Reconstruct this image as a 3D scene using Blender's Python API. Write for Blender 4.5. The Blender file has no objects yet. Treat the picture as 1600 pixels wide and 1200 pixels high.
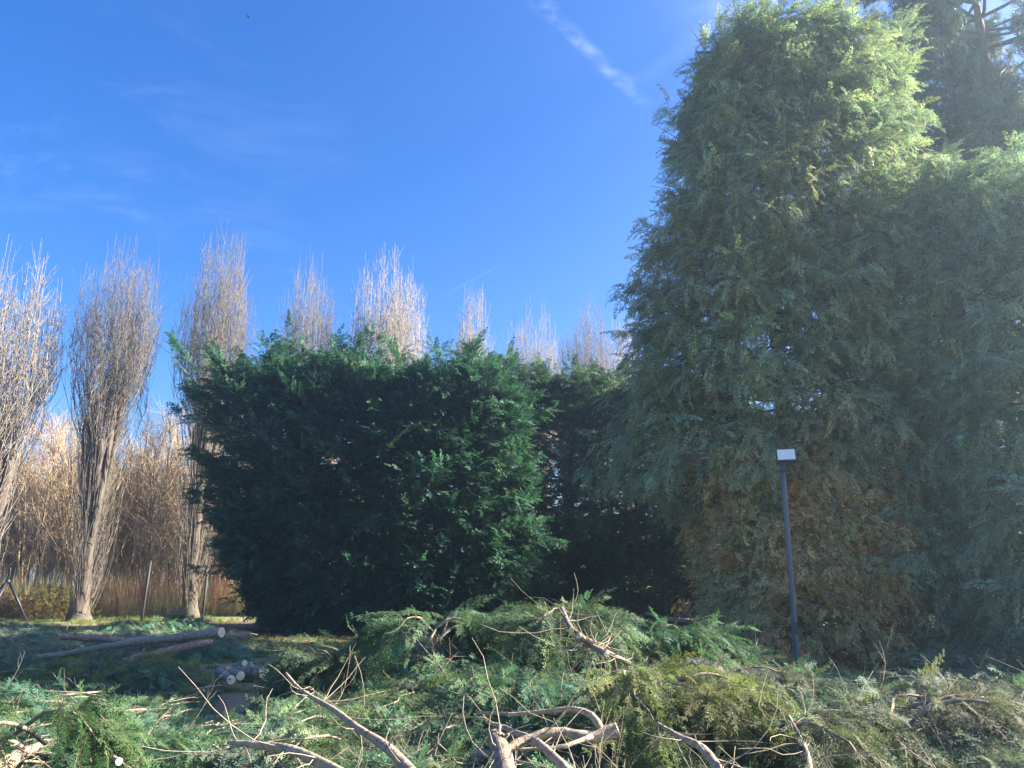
import bpy, math, random
import numpy as np
from mathutils import Vector, Matrix

# ------------------------------------------------------------------ camera, world, sun, exposure
sc = bpy.context.scene
COL = sc.collection
EYE = Vector((0.0, 0.0, 1.6))
PITCH = math.radians(14.0)
FPX = 1202.0                      # focal length in pixels of the 1600 px wide photograph

cam_d = bpy.data.cameras.new("camera")
cam_d.sensor_width = 36.0
cam_d.lens = 36.0 * FPX / 1600.0
cam_d.clip_start = 0.05
cam_d.clip_end = 5000.0
cam = bpy.data.objects.new("camera", cam_d)
COL.objects.link(cam)
cam.location = EYE
cam.rotation_euler = (math.radians(90.0) + PITCH, 0.0, 0.0)
sc.camera = cam

SUN_AZ = math.radians(82.0)       # to the right of the viewing direction (+Y)
SUN_EL = math.radians(28.0)
SUN = Vector((math.sin(SUN_AZ) * math.cos(SUN_EL), math.cos(SUN_AZ) * math.cos(SUN_EL), math.sin(SUN_EL)))
sun_d = bpy.data.lights.new("sun", 'SUN')
sun_d.energy = 5.0
sun_d.angle = math.radians(0.53)
sun_d.color = (1.0, 0.90, 0.76)
sun_o = bpy.data.objects.new("sun", sun_d)
COL.objects.link(sun_o)
sun_o.rotation_euler = SUN.to_track_quat('Z', 'Y').to_euler()
sun_o.location = (30, 10, 30)

EXPOSURE = 2.55
SKY_STRENGTH = 0.054
sc.view_settings.view_transform = 'Standard'
sc.view_settings.look = 'None'
sc.view_settings.gamma = 1.0
sc.view_settings.use_curve_mapping = False
sc.view_settings.exposure = EXPOSURE
sc.render.engine = 'CYCLES'
sc.cycles.max_bounces = 4
sc.cycles.diffuse_bounces = 2
sc.cycles.transmission_bounces = 2
sc.cycles.use_adaptive_sampling = True
sc.cycles.adaptive_threshold = 0.01
sc.cycles.use_denoising = True
sc.cycles.denoising_prefilter = 'NONE'


def ray(px, py):
    """direction in the world of a pixel of the 1600x1200 photograph (camera at the origin of the ray)"""
    cx, cy = (px - 800.0) / FPX, (600.0 - py) / FPX
    c, s = math.cos(PITCH), math.sin(PITCH)
    return Vector((cx, c - cy * s, s + cy * c))


def P(px, py, y):
    """world point at distance y in front of the camera seen at that pixel"""
    d = ray(px, py)
    return EYE + d * (y / d.y)


class NT:
    """small helper to write node trees"""
    def __init__(self, tree):
        self.t = tree
        tree.nodes.clear()

    def n(self, kind, **kw):
        nd = self.t.nodes.new(kind)
        for k, v in kw.items():
            setattr(nd, k, v)
        return nd

    def put(self, sock, v):
        if hasattr(v, 'is_output') or isinstance(v, bpy.types.NodeSocket):
            self.t.links.new(v, sock)
        else:
            sock.default_value = v

    def math(self, op, a, b=None, c=None, clamp=False):
        nd = self.n('ShaderNodeMath', operation=op, use_clamp=clamp)
        for i, v in enumerate((a, b, c)):
            if v is not None:
                self.put(nd.inputs[i], v)
        return nd.outputs[0]

    def vmath(self, op, a, b=None, out=0):
        nd = self.n('ShaderNodeVectorMath', operation=op)
        self.put(nd.inputs[0], a)
        if b is not None:
            self.put(nd.inputs[1], b)
        return nd.outputs[out]

    def mix(self, f, a, b, blend='MIX'):
        nd = self.n('ShaderNodeMix', data_type='RGBA', blend_type=blend)
        self.put(nd.inputs[0], f)
        self.put(nd.inputs[6], a)
        self.put(nd.inputs[7], b)
        return nd.outputs[2]

    def noise(self, vec, scale, detail=3.0, rough=0.55, dist=0.0, out=0):
        nd = self.n('ShaderNodeTexNoise')
        if vec is not None:
            self.put(nd.inputs['Vector'], vec)
        nd.inputs['Scale'].default_value = scale
        nd.inputs['Detail'].default_value = detail
        nd.inputs['Roughness'].default_value = rough
        nd.inputs['Distortion'].default_value = dist
        return nd.outputs[out]

    def ramp(self, f, lo, hi, a=0.0, b=1.0, interp='SMOOTHSTEP'):
        nd = self.n('ShaderNodeMapRange', interpolation_type=interp)
        self.put(nd.inputs[0], f)
        for i, v in enumerate((lo, hi, a, b)):
            nd.inputs[i + 1].default_value = v
        return nd.outputs[0]


# ---- sky: Nishita, thin cirrus and old contrails on a plane high above (u = x/z, v = y/z)
world = bpy.data.worlds.new("World")
sc.world = world
world.use_nodes = True
w = NT(world.node_tree)
sky = w.n('ShaderNodeTexSky', sky_type='NISHITA')
sky.sun_disc = False
sky.sun_elevation = SUN_EL
sky.sun_rotation = SUN_AZ
sky.altitude = 0.0
sky.air_density = 1.0
sky.dust_density = 1.5
sky.ozone_density = 4.0
hs = w.n('ShaderNodeHueSaturation')
hs.inputs['Hue'].default_value = 0.513
hs.inputs['Saturation'].default_value = 1.33
hs.inputs['Value'].default_value = 1.0
w.put(hs.inputs['Color'], sky.outputs[0])
tc = w.n('ShaderNodeTexCoord')
sep = w.n('ShaderNodeSeparateXYZ')
w.put(sep.inputs[0], tc.outputs['Generated'])
zc = w.math('MAXIMUM', sep.outputs[2], 0.02)
comb = w.n('ShaderNodeCombineXYZ')
w.put(comb.inputs[0], w.math('DIVIDE', sep.outputs[0], zc))
w.put(comb.inputs[1], w.math('DIVIDE', sep.outputs[1], zc))
uv = comb.outputs[0]


def plane(px, py):
    d = ray(px, py)
    return Vector((d.x / d.z, d.y / d.z, 0))


def trail(a, b, width, strength, seed, rough):
    a, b = plane(*a), plane(*b)
    t = (b - a).normalized()
    n = Vector((-t.y, t.x, 0))
    L = (b - a).length
    rel = w.vmath('SUBTRACT', uv, tuple(a))
    along = w.vmath('DOT_PRODUCT', rel, tuple(t), out=1)
    off = w.vmath('DOT_PRODUCT', rel, tuple(n), out=1)
    wob = w.noise(w.vmath('ADD', uv, (seed, seed, 0)), 9.0, 4.0, 0.6)
    off = w.math('ADD', off, w.math('MULTIPLY', w.math('SUBTRACT', wob, 0.5), width * 1.3))
    core = w.ramp(w.math('ABSOLUTE', off), 0.0, width, 1.0, 0.0)
    ends = w.math('MULTIPLY', w.ramp(along, -0.15 * L, 0.1 * L), w.ramp(along, 0.8 * L, 1.05 * L, 1.0, 0.0))
    br = w.ramp(w.noise(w.vmath('ADD', uv, (seed + 3, 0, 0)), rough, 5.0, 0.65), 0.3, 0.75)
    return w.math('MULTIPLY', w.math('MULTIPLY', w.math('MULTIPLY', core, ends), br), strength)


def wisp(px, py, rx, ry, rot, strength):
    c = plane(px, py)
    rel = w.vmath('SUBTRACT', uv, tuple(c))
    ca, sa = math.cos(rot), math.sin(rot)
    a = w.math('DIVIDE', w.vmath('DOT_PRODUCT', rel, (ca, sa, 0), out=1), rx)
    b = w.math('DIVIDE', w.vmath('DOT_PRODUCT', rel, (-sa, ca, 0), out=1), ry)
    r2 = w.math('ADD', w.math('MULTIPLY', a, a), w.math('MULTIPLY', b, b))
    return w.math('MULTIPLY', w.ramp(r2, 0.0, 1.0, 1.0, 0.0), strength)


mapn = w.n('ShaderNodeMapping')
wd_ = plane(300, 345) - plane(140, 220)
mapn.inputs['Rotation'].default_value = (0, 0, -math.atan2(wd_.y, wd_.x))
mapn.inputs['Scale'].default_value = (1.0, 1.7, 1.0)
w.put(mapn.inputs[0], uv)
fil = w.ramp(w.noise(mapn.outputs[0], 2.6, 7.0, 0.62, 1.2), 0.42, 0.85)
base_w = 0.0
area = w.math('ADD', wisp(225, 275, 0.95, 0.35, math.atan2(wd_.y, wd_.x), 0.06), wisp(375, 180, 0.45, 0.28, math.atan2(wd_.y, wd_.x), 0.05))
area = w.math('ADD', area, wisp(20, 265, 0.6, 0.35, 0.2, 0.08))
area = w.math('ADD', area, wisp(1400, 20, 0.5, 0.3, 0.3, 0.35))
area = w.math('ADD', area, base_w)
cl = w.math('MULTIPLY', area, fil)
cl = w.math('ADD', cl, trail((830, -10), (1012, 168), 0.026, 0.20, 1.7, 22.0))
cl = w.math('ADD', cl, trail((655, 483), (815, 396), 0.014, 0.05, 4.1, 5.0))
cl = w.math('ADD', cl, trail((990, 130), (1110, 40), 0.040, 0.09, 6.3, 5.0))
cl = w.math('MINIMUM', cl, 0.75)
skyc = w.mix(cl, hs.outputs[0], (4.6, 5.3, 6.2, 1.0))
bg = w.n('ShaderNodeBackground')
w.put(bg.inputs[0], skyc)
bg.inputs[1].default_value = SKY_STRENGTH
wo = w.n('ShaderNodeOutputWorld')
w.put(wo.inputs[0], bg.outputs[0])

# ------------------------------------------------------------------ object helpers
rng = np.random.default_rng(7)
random.seed(7)


def tag(o, label=None, cat=None, group=None, kind=None):
    for k, v in (('label', label), ('category', cat), ('group', group), ('kind', kind)):
        if v:
            o[k] = v
    return o


def empty(name, loc, label, cat, group=None):
    o = bpy.data.objects.new(name, None)
    o.empty_display_size = 0.2
    COL.objects.link(o)
    o.location = loc
    return tag(o, label, cat, group)


def link_mesh(name, me, mat, parent=None):
    if mat is not None and not me.materials:
        me.materials.append(mat)
    o = bpy.data.objects.new(name, me)
    COL.objects.link(o)
    if parent is not None:
        o.parent = parent
        o.location = -Vector(parent.location)      # meshes are written in world coordinates
    return o


class MB:
    """collects tubes, boxes and faces in world coordinates into one mesh"""
    def __init__(self):
        self.v, self.f, self.nv = [], [], 0

    def add(self, v, faces):
        v = np.asarray(v, dtype=np.float32).reshape(-1, 3)
        self.v.append(v)
        self.f.extend([tuple(i + self.nv for i in f) for f in faces])
        self.nv += len(v)

    def tube(self, pts, rad, sides=3, caps=False, lump=0.0):
        pts = np.asarray(pts, dtype=np.float64)
        n = len(pts)
        rad = np.broadcast_to(np.asarray(rad, dtype=np.float64), (n,))
        T = np.gradient(pts, axis=0)
        T /= np.linalg.norm(T, axis=1, keepdims=True) + 1e-9
        m = T.mean(axis=0)
        ref = np.array((1.0, 0.0, 0.0)) if abs(m[0]) < 0.7 * np.linalg.norm(m) + 1e-9 else np.array((0.0, 1.0, 0.0))
        U = np.cross(T, ref)
        U /= np.linalg.norm(U, axis=1, keepdims=True) + 1e-9
        V = np.cross(T, U)
        a = np.arange(sides) * (2 * math.pi / sides)
        R = rad[:, None] * np.ones((n, sides))
        if lump:
            R = R * (1 + lump * rng.uniform(-1, 1, (n, sides)))
        ring = pts[:, None, :] + R[..., None] * (np.cos(a)[None, :, None] * U[:, None, :] + np.sin(a)[None, :, None] * V[:, None, :])
        b = self.nv
        self.v.append(ring.reshape(-1, 3).astype(np.float32))
        self.nv += n * sides
        for i in range(n - 1):
            for k in range(sides):
                k2 = (k + 1) % sides
                self.f.append((b + i * sides + k, b + i * sides + k2, b + (i + 1) * sides + k2, b + (i + 1) * sides + k))
        if caps:
            self.f.append(tuple(b + k for k in range(sides))[::-1])
            self.f.append(tuple(b + (n - 1) * sides + k for k in range(sides)))

    def box(self, c, s, M=None):
        v = np.array([(x, y, z) for x in (-.5, .5) for y in (-.5, .5) for z in (-.5, .5)]) * np.array(s)
        if M is not None:
            v = v @ np.array(M.to_3x3()).T
        self.add(v + np.array(c), [(0, 1, 3, 2), (4, 6, 7, 5), (0, 4, 5, 1), (2, 3, 7, 6), (0, 2, 6, 4), (1, 5, 7, 3)])

    def build(self, name, mat, parent=None, smooth=True):
        me = bpy.data.meshes.new(name)
        V = np.concatenate(self.v) if self.v else np.zeros((0, 3), np.float32)
        me.from_pydata(V.tolist(), [], self.f)
        if smooth:
            me.polygons.foreach_set('use_smooth', np.ones(len(me.polygons), dtype=bool))
        me.update()
        return link_mesh(name, me, mat, parent)


def curve(p0, d0, length, n, bend=(0, 0, 0), wob=0.0):
    """polyline from p0 along d0, bending towards 'bend', with a little wander"""
    p = np.array(p0, float)
    d = np.array(d0, float)
    d /= np.linalg.norm(d)
    out = [p.copy()]
    st = length / (n - 1)
    bend = np.array(bend, float)
    for i in range(n - 1):
        d = d + bend * (st / length) + rng.normal(0, wob, 3)
        d /= np.linalg.norm(d)
        p = p + d * st
        out.append(p.copy())
    return np.array(out)


def spline(ctrl, n):
    """smooth polyline through control points (Catmull-Rom)"""
    c = [np.array(q, float) for q in ctrl]
    c = [2 * c[0] - c[1]] + c + [2 * c[-1] - c[-2]]
    out = []
    segs = len(c) - 3
    for i in range(segs):
        p0, p1, p2, p3 = c[i:i + 4]
        m = max(2, n // segs)
        for t in np.linspace(0, 1, m, endpoint=(i == segs - 1)):
            out.append(0.5 * ((2 * p1) + (-p0 + p2) * t + (2 * p0 - 5 * p1 + 4 * p2 - p3) * t * t + (-p0 + 3 * p1 - 3 * p2 + p3) * t ** 3))
    return np.array(out)


# ------------------------------------------------------------------ materials
def material(name):
    m = bpy.data.materials.new(name)
    m.use_nodes = True
    return m, NT(m.node_tree)


def finish(nt, shader, disp=None):
    o = nt.n('ShaderNodeOutputMaterial')
    nt.put(o.inputs[0], shader)
    return o


def principled(nt, col, rough=0.8, spec=0.3, normal=None, metal=0.0):
    b = nt.n('ShaderNodeBsdfPrincipled')
    nt.put(b.inputs['Base Color'], col)
    nt.put(b.inputs['Roughness'], rough)
    b.inputs['Specular IOR Level'].default_value = spec
    b.inputs['Metallic'].default_value = metal
    if normal is not None:
        nt.put(b.inputs['Normal'], normal)
    return b


def bump(nt, h, strength=0.5, dist=0.02):
    b = nt.n('ShaderNodeBump')
    b.inputs['Strength'].default_value = strength
    b.inputs['Distance'].default_value = dist
    nt.put(b.inputs['Height'], h)
    return b.outputs[0]


def bark_mat(name, c1, c2, scale=14.0, stretch=(1, 1, 0.25), bstr=0.6):
    m, nt = material(name)
    geo = nt.n('ShaderNodeNewGeometry')
    mp = nt.n('ShaderNodeMapping')
    mp.inputs['Scale'].default_value = stretch
    nt.put(mp.inputs[0], geo.outputs['Position'])
    f = nt.noise(mp.outputs[0], scale, 5.0, 0.65)
    g = nt.noise(geo.outputs['Position'], 1.3, 3.0)
    col = nt.mix(nt.ramp(f, 0.32, 0.7), c1 + (1,), c2 + (1,))
    col = nt.mix(nt.math('MULTIPLY', nt.ramp(g, 0.4, 0.75), 0.35), col, (0.14, 0.15, 0.10, 1))
    finish(nt, principled(nt, col, 0.85, 0.2, bump(nt, f, bstr, 0.03)).outputs[0])
    return m


def foliage_mat(name, trans=0.28, rough=0.55):
    """colour comes with each spray (attribute col of the instance), its stem is brown (attribute wood of the mesh)"""
    m, nt = material(name)
    a = nt.n('ShaderNodeAttribute', attribute_type='INSTANCER', attribute_name='col')
    s = nt.n('ShaderNodeAttribute', attribute_type='GEOMETRY', attribute_name='wood')
    geo = nt.n('ShaderNodeNewGeometry')
    nz = nt.noise(geo.outputs['Position'], 6.0, 2.0)
    col = nt.mix(1.0, a.outputs['Color'], nt.mix(nt.ramp(nz, 0.3, 0.7), (0.75, 0.78, 0.8, 1), (1.25, 1.2, 1.1, 1)), 'MULTIPLY')
    col = nt.mix(s.outputs['Fac'], col, (0.13, 0.095, 0.06, 1))
    p = principled(nt, col, rough, 0.28)
    t = nt.n('ShaderNodeBsdfTranslucent')
    nt.put(t.inputs[0], nt.mix(1.0, col, (1.1, 1.2, 0.8, 1), 'MULTIPLY'))
    mx = nt.n('ShaderNodeMixShader')
    mx.inputs[0].default_value = trans
    nt.put(mx.inputs[1], p.outputs[0])
    nt.put(mx.inputs[2], t.outputs[0])
    finish(nt, mx.outputs[0])
    return m


M_FOL = foliage_mat("cypress_foliage", 0.38, 0.6)
M_NEEDLE = foliage_mat("pine_needles", 0.12, 0.5)
M_STRAW = foliage_mat("dry_grass", 0.35, 0.8)
M_TRUNK = bark_mat("cypress_bark", (0.09, 0.06, 0.042), (0.20, 0.14, 0.10))
M_LIMB = bark_mat("cypress_limb", (0.07, 0.05, 0.035), (0.15, 0.11, 0.08))
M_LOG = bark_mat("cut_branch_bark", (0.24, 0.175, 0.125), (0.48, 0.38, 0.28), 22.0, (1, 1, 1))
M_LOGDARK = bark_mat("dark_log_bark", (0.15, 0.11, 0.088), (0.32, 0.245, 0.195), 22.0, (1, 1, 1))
M_TWIG = bark_mat("grey_twig", (0.20, 0.16, 0.12), (0.36, 0.30, 0.23), 30.0, (1, 1, 1), 0.2)
M_POPBARK = bark_mat("poplar_bark", (0.055, 0.045, 0.037), (0.14, 0.11, 0.088), 9.0)
M_POPTWIG = bark_mat("poplar_twig", (0.165, 0.138, 0.113), (0.37, 0.325, 0.275), 5.0, (1, 1, 1), 0.1)
M_WOODTWIG = bark_mat("thicket_twig", (0.27, 0.195, 0.115), (0.42, 0.32, 0.20), 2.0, (1, 1, 0.4), 0.1)
M_WOODDARK = bark_mat("dark_sapling_bark", (0.10, 0.085, 0.065), (0.22, 0.18, 0.13), 6.0)
M_BIRCH = bark_mat("reddish_birch_twig", (0.36, 0.20, 0.15), (0.52, 0.34, 0.26), 5.0, (1, 1, 1), 0.1)
M_DOGWOOD = bark_mat("red_dogwood_stem", (0.36, 0.12, 0.07), (0.50, 0.22, 0.13), 5.0, (1, 1, 1), 0.1)


def cut_mat():
    m, nt = material("fresh_cut_wood")
    tcn = nt.n('ShaderNodeTexCoord')
    uvn = nt.n('ShaderNodeUVMap')
    ln = nt.vmath('LENGTH', uvn.outputs[0], out=1)
    wv = nt.math('SINE', nt.math('MULTIPLY', ln, 46.0))
    nz = nt.noise(tcn.outputs['Object'], 30.0, 3.0)
    col = nt.mix(nt.ramp(wv, -1, 1), (0.66, 0.52, 0.36, 1), (0.80, 0.68, 0.50, 1))
    col = nt.mix(nt.ramp(ln, 0.1, 0.45, 0.55, 0.0), col, (0.62, 0.42, 0.27, 1))
    col = nt.mix(nt.math('MULTIPLY', nz, 0.3), col, (0.5, 0.38, 0.26, 1))
    finish(nt, principled(nt, col, 0.75, 0.25).outputs[0])
    return m


M_CUT = cut_mat()


def plain(name, c, rough, metal=0.0, spec=0.5, var=0.15):
    m, nt = material(name)
    geo = nt.n('ShaderNodeNewGeometry')
    nz = nt.noise(geo.outputs['Position'], 18.0, 4.0)
    c2 = tuple(min(1, x * (1 + var)) for x in c)
    c1 = tuple(x * (1 - var) for x in c)
    col = nt.mix(nz, c1 + (1,), c2 + (1,))
    finish(nt, principled(nt, col, rough, spec, None, metal).outputs[0])
    return m


M_POST = plain("anthracite_paint", (0.085, 0.10, 0.12), 0.42)
M_HOUSING = plain("black_housing", (0.022, 0.026, 0.03), 0.45)
M_BLACK = plain("black_tripod_paint", (0.015, 0.017, 0.02), 0.5)
M_LENS = plain("white_diffuser_glass", (0.72, 0.75, 0.74), 0.22, 0.0, 0.5, 0.03)
M_RUST = plain("dark_iron_post", (0.035, 0.033, 0.03), 0.7)
M_BIRD = plain("dark_feathers", (0.03, 0.03, 0.03), 0.8)


def ground_mat():
    m, nt = material("grass_ground")
    geo = nt.n('ShaderNodeNewGeometry')
    p = geo.outputs['Position']
    a = nt.noise(p, 0.35, 4.0)
    b = nt.noise(p, 5.0, 5.0, 0.65)
    c = nt.noise(p, 60.0, 3.0, 0.7)
    grass = nt.mix(b, (0.16, 0.18, 0.07, 1), (0.34, 0.33, 0.16, 1))
    soil = nt.mix(c, (0.15, 0.12, 0.09, 1), (0.34, 0.28, 0.21, 1))
    col = nt.mix(nt.ramp(a, 0.42, 0.58), grass, soil)
    finish(nt, principled(nt, col, 0.95, 0.1, bump(nt, nt.math('ADD', b, nt.math('MULTIPLY', c, 0.5)), 0.8, 0.05)).outputs[0])
    return m


def soil_mat():
    m, nt = material("bare_soil")
    geo = nt.n('ShaderNodeNewGeometry')
    p = geo.outputs['Position']
    b = nt.noise(p, 3.0, 5.0, 0.65)
    c = nt.noise(p, 40.0, 4.0, 0.7)
    col = nt.mix(c, (0.07, 0.048, 0.036, 1), (0.20, 0.15, 0.115, 1))
    col = nt.mix(nt.math('MULTIPLY', nt.ramp(b, 0.45, 0.7), 0.6), col, (0.17, 0.15, 0.13, 1))
    finish(nt, principled(nt, col, 0.95, 0.1, bump(nt, nt.math('ADD', b, c), 0.9, 0.05)).outputs[0])
    return m


# ------------------------------------------------------------------ instanced foliage
PROTOS = {}
GROUPS = {}


def proto(name, v, f, wood, mat):
    me = bpy.data.meshes.new(name)
    me.from_pydata([tuple(x) for x in v], [], f)
    at = me.attributes.new('wood', 'FLOAT', 'FACE')
    at.data.foreach_set('value', np.array(wood, dtype=np.float32))
    me.materials.append(mat)
    me.update()
    return bpy.data.objects.new(name, me)       # a shape for the crowns to use, never linked to the scene


def rhomb(V, F, W, base, d, nrm, L, wd, wood=0.0):
    """one narrow leaf: base, two shoulders, tip; slightly folded along its middle"""
    side = np.cross(d, nrm)
    k = len(V)
    V.append(base)
    V.append(base + d * L * 0.42 + side * wd - nrm * wd * 0.35)
    V.append(base + d * L)
    V.append(base + d * L * 0.42 - side * wd - nrm * wd * 0.35)
    F.append((k, k + 1, k + 2, k + 3))
    W.append(wood)


def spray(seed, pairs, sub, L=0.45, droop=0.5, width=0.45, leafw=0.011):
    r = np.random.default_rng(seed)
    V, F, W = [], [], []
    p = np.zeros(3)
    d = np.array((0.0, 1.0, 0.0))
    step = L / pairs
    path = [p.copy()]
    for i in range(pairs):
        d = d + np.array((r.normal(0, 0.07), 0, -droop / pairs * (0.5 + i / pairs)))
        d /= np.linalg.norm(d)
        p = p + d * step
        path.append(p.copy())
        nrm = np.array((0, -d[2], d[1]))
        nrm /= np.linalg.norm(nrm)
        t = (i + 1) / pairs
        bl = L * width * (1 - 0.72 * t) * (0.45 + 0.55 * min(1, t * 4)) * r.uniform(0.75, 1.25)
        for s in (-1, 1):
            if r.random() < 0.08:
                continue
            ang = math.radians(r.uniform(32, 52))
            side = np.cross(d, nrm) * s
            bd = d * math.cos(ang) + side * math.sin(ang) + nrm * r.normal(0, 0.20) + np.array((0, 0, -0.12))
            bd /= np.linalg.norm(bd)
            o = p + d * step * r.uniform(-0.4, 0.4)
            rhomb(V, F, W, o, bd, nrm, bl, leafw * 0.8)
            bside = np.cross(bd, nrm)
            for j in range(sub):
                u = (j + 0.7) / (sub + 0.3)
                for s2 in (-1, 1):
                    a2 = math.radians(r.uniform(28, 48))
                    ld = bd * math.cos(a2) + bside * s2 * math.sin(a2) + nrm * r.normal(0, 0.18)
                    ld /= np.linalg.norm(ld)
                    ll = bl * 0.52 * (1 - 0.55 * u) * r.uniform(0.7, 1.3)
                    rhomb(V, F, W, o + bd * bl * u, ld, nrm, ll, leafw)
    rhomb(V, F, W, p, d, np.array((0, -d[2], d[1])), L * 0.16, leafw)
    for i in range(len(path) - 1):
        k = len(V)
        a, b = path[i], path[i + 1]
        e = np.array((0.004, 0, 0)) * (1 - 0.6 * i / len(path)) * (L / 0.45)
        V.extend([a - e, a + e, b + e, b - e])
        F.append((k, k + 1, k + 2, k + 3))
        W.append(1.0)
    return V, F, W


def needle_tuft(seed, n=34, L=0.17):
    r = np.random.default_rng(seed)
    V, F, W = [], [], []
    for i in range(n):
        a = r.uniform(0, 2 * math.pi)
        t = r.uniform(0, 1)
        base = np.array((0, t * 0.22, 0))
        el = r.uniform(0.25, 1.1)
        d = np.array((math.cos(a) * math.sin(el), math.cos(el), math.sin(a) * math.sin(el)))
        nrm = np.cross(d, np.array((0.3, 0.2, 0.9)))
        nrm /= np.linalg.norm(nrm)
        rhomb(V, F, W, base, d, nrm, L * r.uniform(0.7, 1.2), 0.008)
    k = len(V)
    V.extend([np.array((-.006, -.05, 0)), np.array((.006, -.05, 0)), np.array((.004, .22, 0)), np.array((-.004, .22, 0))])
    F.append((k, k + 1, k + 2, k + 3))
    W.append(1.0)
    return V, F, W


def blade_tuft(seed, n, h, spread, wd, lean=0.35, head=False):
    r = np.random.default_rng(seed)
    V, F, W = [], [], []
    for i in range(n):
        a = r.uniform(0, 2 * math.pi)
        b = np.array((math.cos(a), math.sin(a), 0)) * spread * math.sqrt(r.random())
        hh = h * r.uniform(0.5, 1.15)
        ld = np.array((math.cos(a + r.normal(0, .8)), math.sin(a + r.normal(0, .8)), 0)) * lean * hh * r.uniform(0.1, 1)
        sd = np.array((-math.sin(a), math.cos(a), 0)) * wd
        k = len(V)
        mid = b + ld * 0.35 + np.array((0, 0, hh * 0.6))
        V.extend([b - sd, b + sd, mid + sd * 0.7, mid - sd * 0.7, b + ld + np.array((0, 0, hh))])
        F.append((k, k + 1, k + 2, k + 3))
        F.append((k + 3, k + 2, k + 4))
        W.extend([0.0, 0.0])
    return V, F, W


def leaf_chip(seed):
    r = np.random.default_rng(seed)
    V, F, W = [], [], []
    for i in range(7):
        b = np.array((r.uniform(-.15, .15), r.uniform(-.15, .15), r.uniform(0.004, 0.02)))
        a = r.uniform(0, 6.28)
        d = np.array((math.cos(a), math.sin(a), r.uniform(-.1, .35)))
        d /= np.linalg.norm(d)
        nrm = np.cross(d, np.array((math.sin(a), -math.cos(a), r.normal(0, .3))))
        nrm /= np.linalg.norm(nrm)
        rhomb(V, F, W, b, d, nrm, r.uniform(.04, .09), r.uniform(.008, .02))
    return V, F, W


PROTOS['tree'] = [proto("cypress_spray", *spray(s, 11, 2, 0.62, dr, wd, 0.0095), M_FOL) for s, dr, wd in ((1, .7, .30), (2, 1.2, .25), (3, 1.0, .33), (4, 1.6, .27), (5, .5, .28))]
PROTOS['hedge'] = [proto("hedge_spray", *spray(s, 8, 2, 0.50, dr, wd, 0.0165), M_FOL) for s, dr, wd in ((6, .35, .36), (7, .8, .30), (8, .55, .40), (9, 1.0, .32), (10, .2, .34))]
PROTOS['fine'] = [proto("fine_spray", *spray(s, 15, 3, 0.56, dr, wd, 0.0050), M_FOL) for s, dr, wd in ((11, .6, .27), (12, 1.0, .23), (13, .4, .30), (14, .8, .22), (15, 1.3, .26))]
PROTOS['sprig'] = [proto("clipped_sprig", *spray(s, 5, 1, 0.26, dr, wd, 0.011), M_FOL) for s, dr, wd in ((21, .5, .5), (22, 1.0, .4), (23, .2, .6), (24, 1.3, .5))]
PROTOS['needle'] = [proto("needle_tuft", *needle_tuft(s), M_NEEDLE) for s in (31, 32, 33)]
PROTOS['grass'] = [proto("grass_tuft", *blade_tuft(s, 16, .13, .12, .0035), M_STRAW) for s in (41, 42, 43)]
PROTOS['reed'] = [proto("reed_tuft", *blade_tuft(s, 16, 1.6, .25, .008, .22), M_STRAW) for s in (51, 52, 53)]
PROTOS['chip'] = [proto("litter", *leaf_chip(s), M_STRAW) for s in (61, 62, 63)]


def group_for(key):
    if key in GROUPS:
        return GROUPS[key]
    g = bpy.data.node_groups.new("scatter_" + key, 'GeometryNodeTree')
    g.interface.new_socket("Geometry", in_out='INPUT', socket_type='NodeSocketGeometry')
    g.interface.new_socket("Geometry", in_out='OUTPUT', socket_type='NodeSocketGeometry')
    N, L = g.nodes, g.links
    gi, go = N.new('NodeGroupInput'), N.new('NodeGroupOutput')
    jn = N.new('GeometryNodeJoinGeometry')
    for o in reversed(PROTOS[key]):
        oi = N.new('GeometryNodeObjectInfo')
        oi.inputs['Object'].default_value = o
        oi.inputs['As Instance'].default_value = False
        gti = N.new('GeometryNodeGeometryToInstance')
        L.new(oi.outputs['Geometry'], gti.inputs[0])
        L.new(gti.outputs[0], jn.inputs[0])

    def attr(nm, ty):
        a = N.new('GeometryNodeInputNamedAttribute')
        a.data_type = ty
        a.inputs['Name'].default_value = nm
        return a.outputs[0]
    e2r = N.new('FunctionNodeEulerToRotation')
    L.new(attr('rot', 'FLOAT_VECTOR'), e2r.inputs[0])
    m2p = N.new('GeometryNodeMeshToPoints')
    L.new(gi.outputs[0], m2p.inputs[0])
    ip = N.new('GeometryNodeInstanceOnPoints')
    L.new(m2p.outputs[0], ip.inputs['Points'])
    L.new(jn.outputs[0], ip.inputs['Instance'])
    ip.inputs['Pick Instance'].default_value = True
    L.new(attr('idx', 'INT'), ip.inputs['Instance Index'])
    L.new(e2r.outputs[0], ip.inputs['Rotation'])
    L.new(attr('scl', 'FLOAT'), ip.inputs['Scale'])
    L.new(ip.outputs[0], go.inputs[0])
    GROUPS[key] = g
    return g


def norm(a):
    return a / (np.linalg.norm(a, axis=-1, keepdims=True) + 1e-9)


def eulers(d, n):
    y = norm(d)
    x = norm(np.cross(y, n))
    z = np.cross(x, y)
    ry = -np.arcsin(np.clip(x[:, 2], -1, 1))
    rx = np.arctan2(y[:, 2], z[:, 2])
    rz = np.arctan2(x[:, 1], x[:, 0])
    return np.stack((rx, ry, rz), 1)


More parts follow.
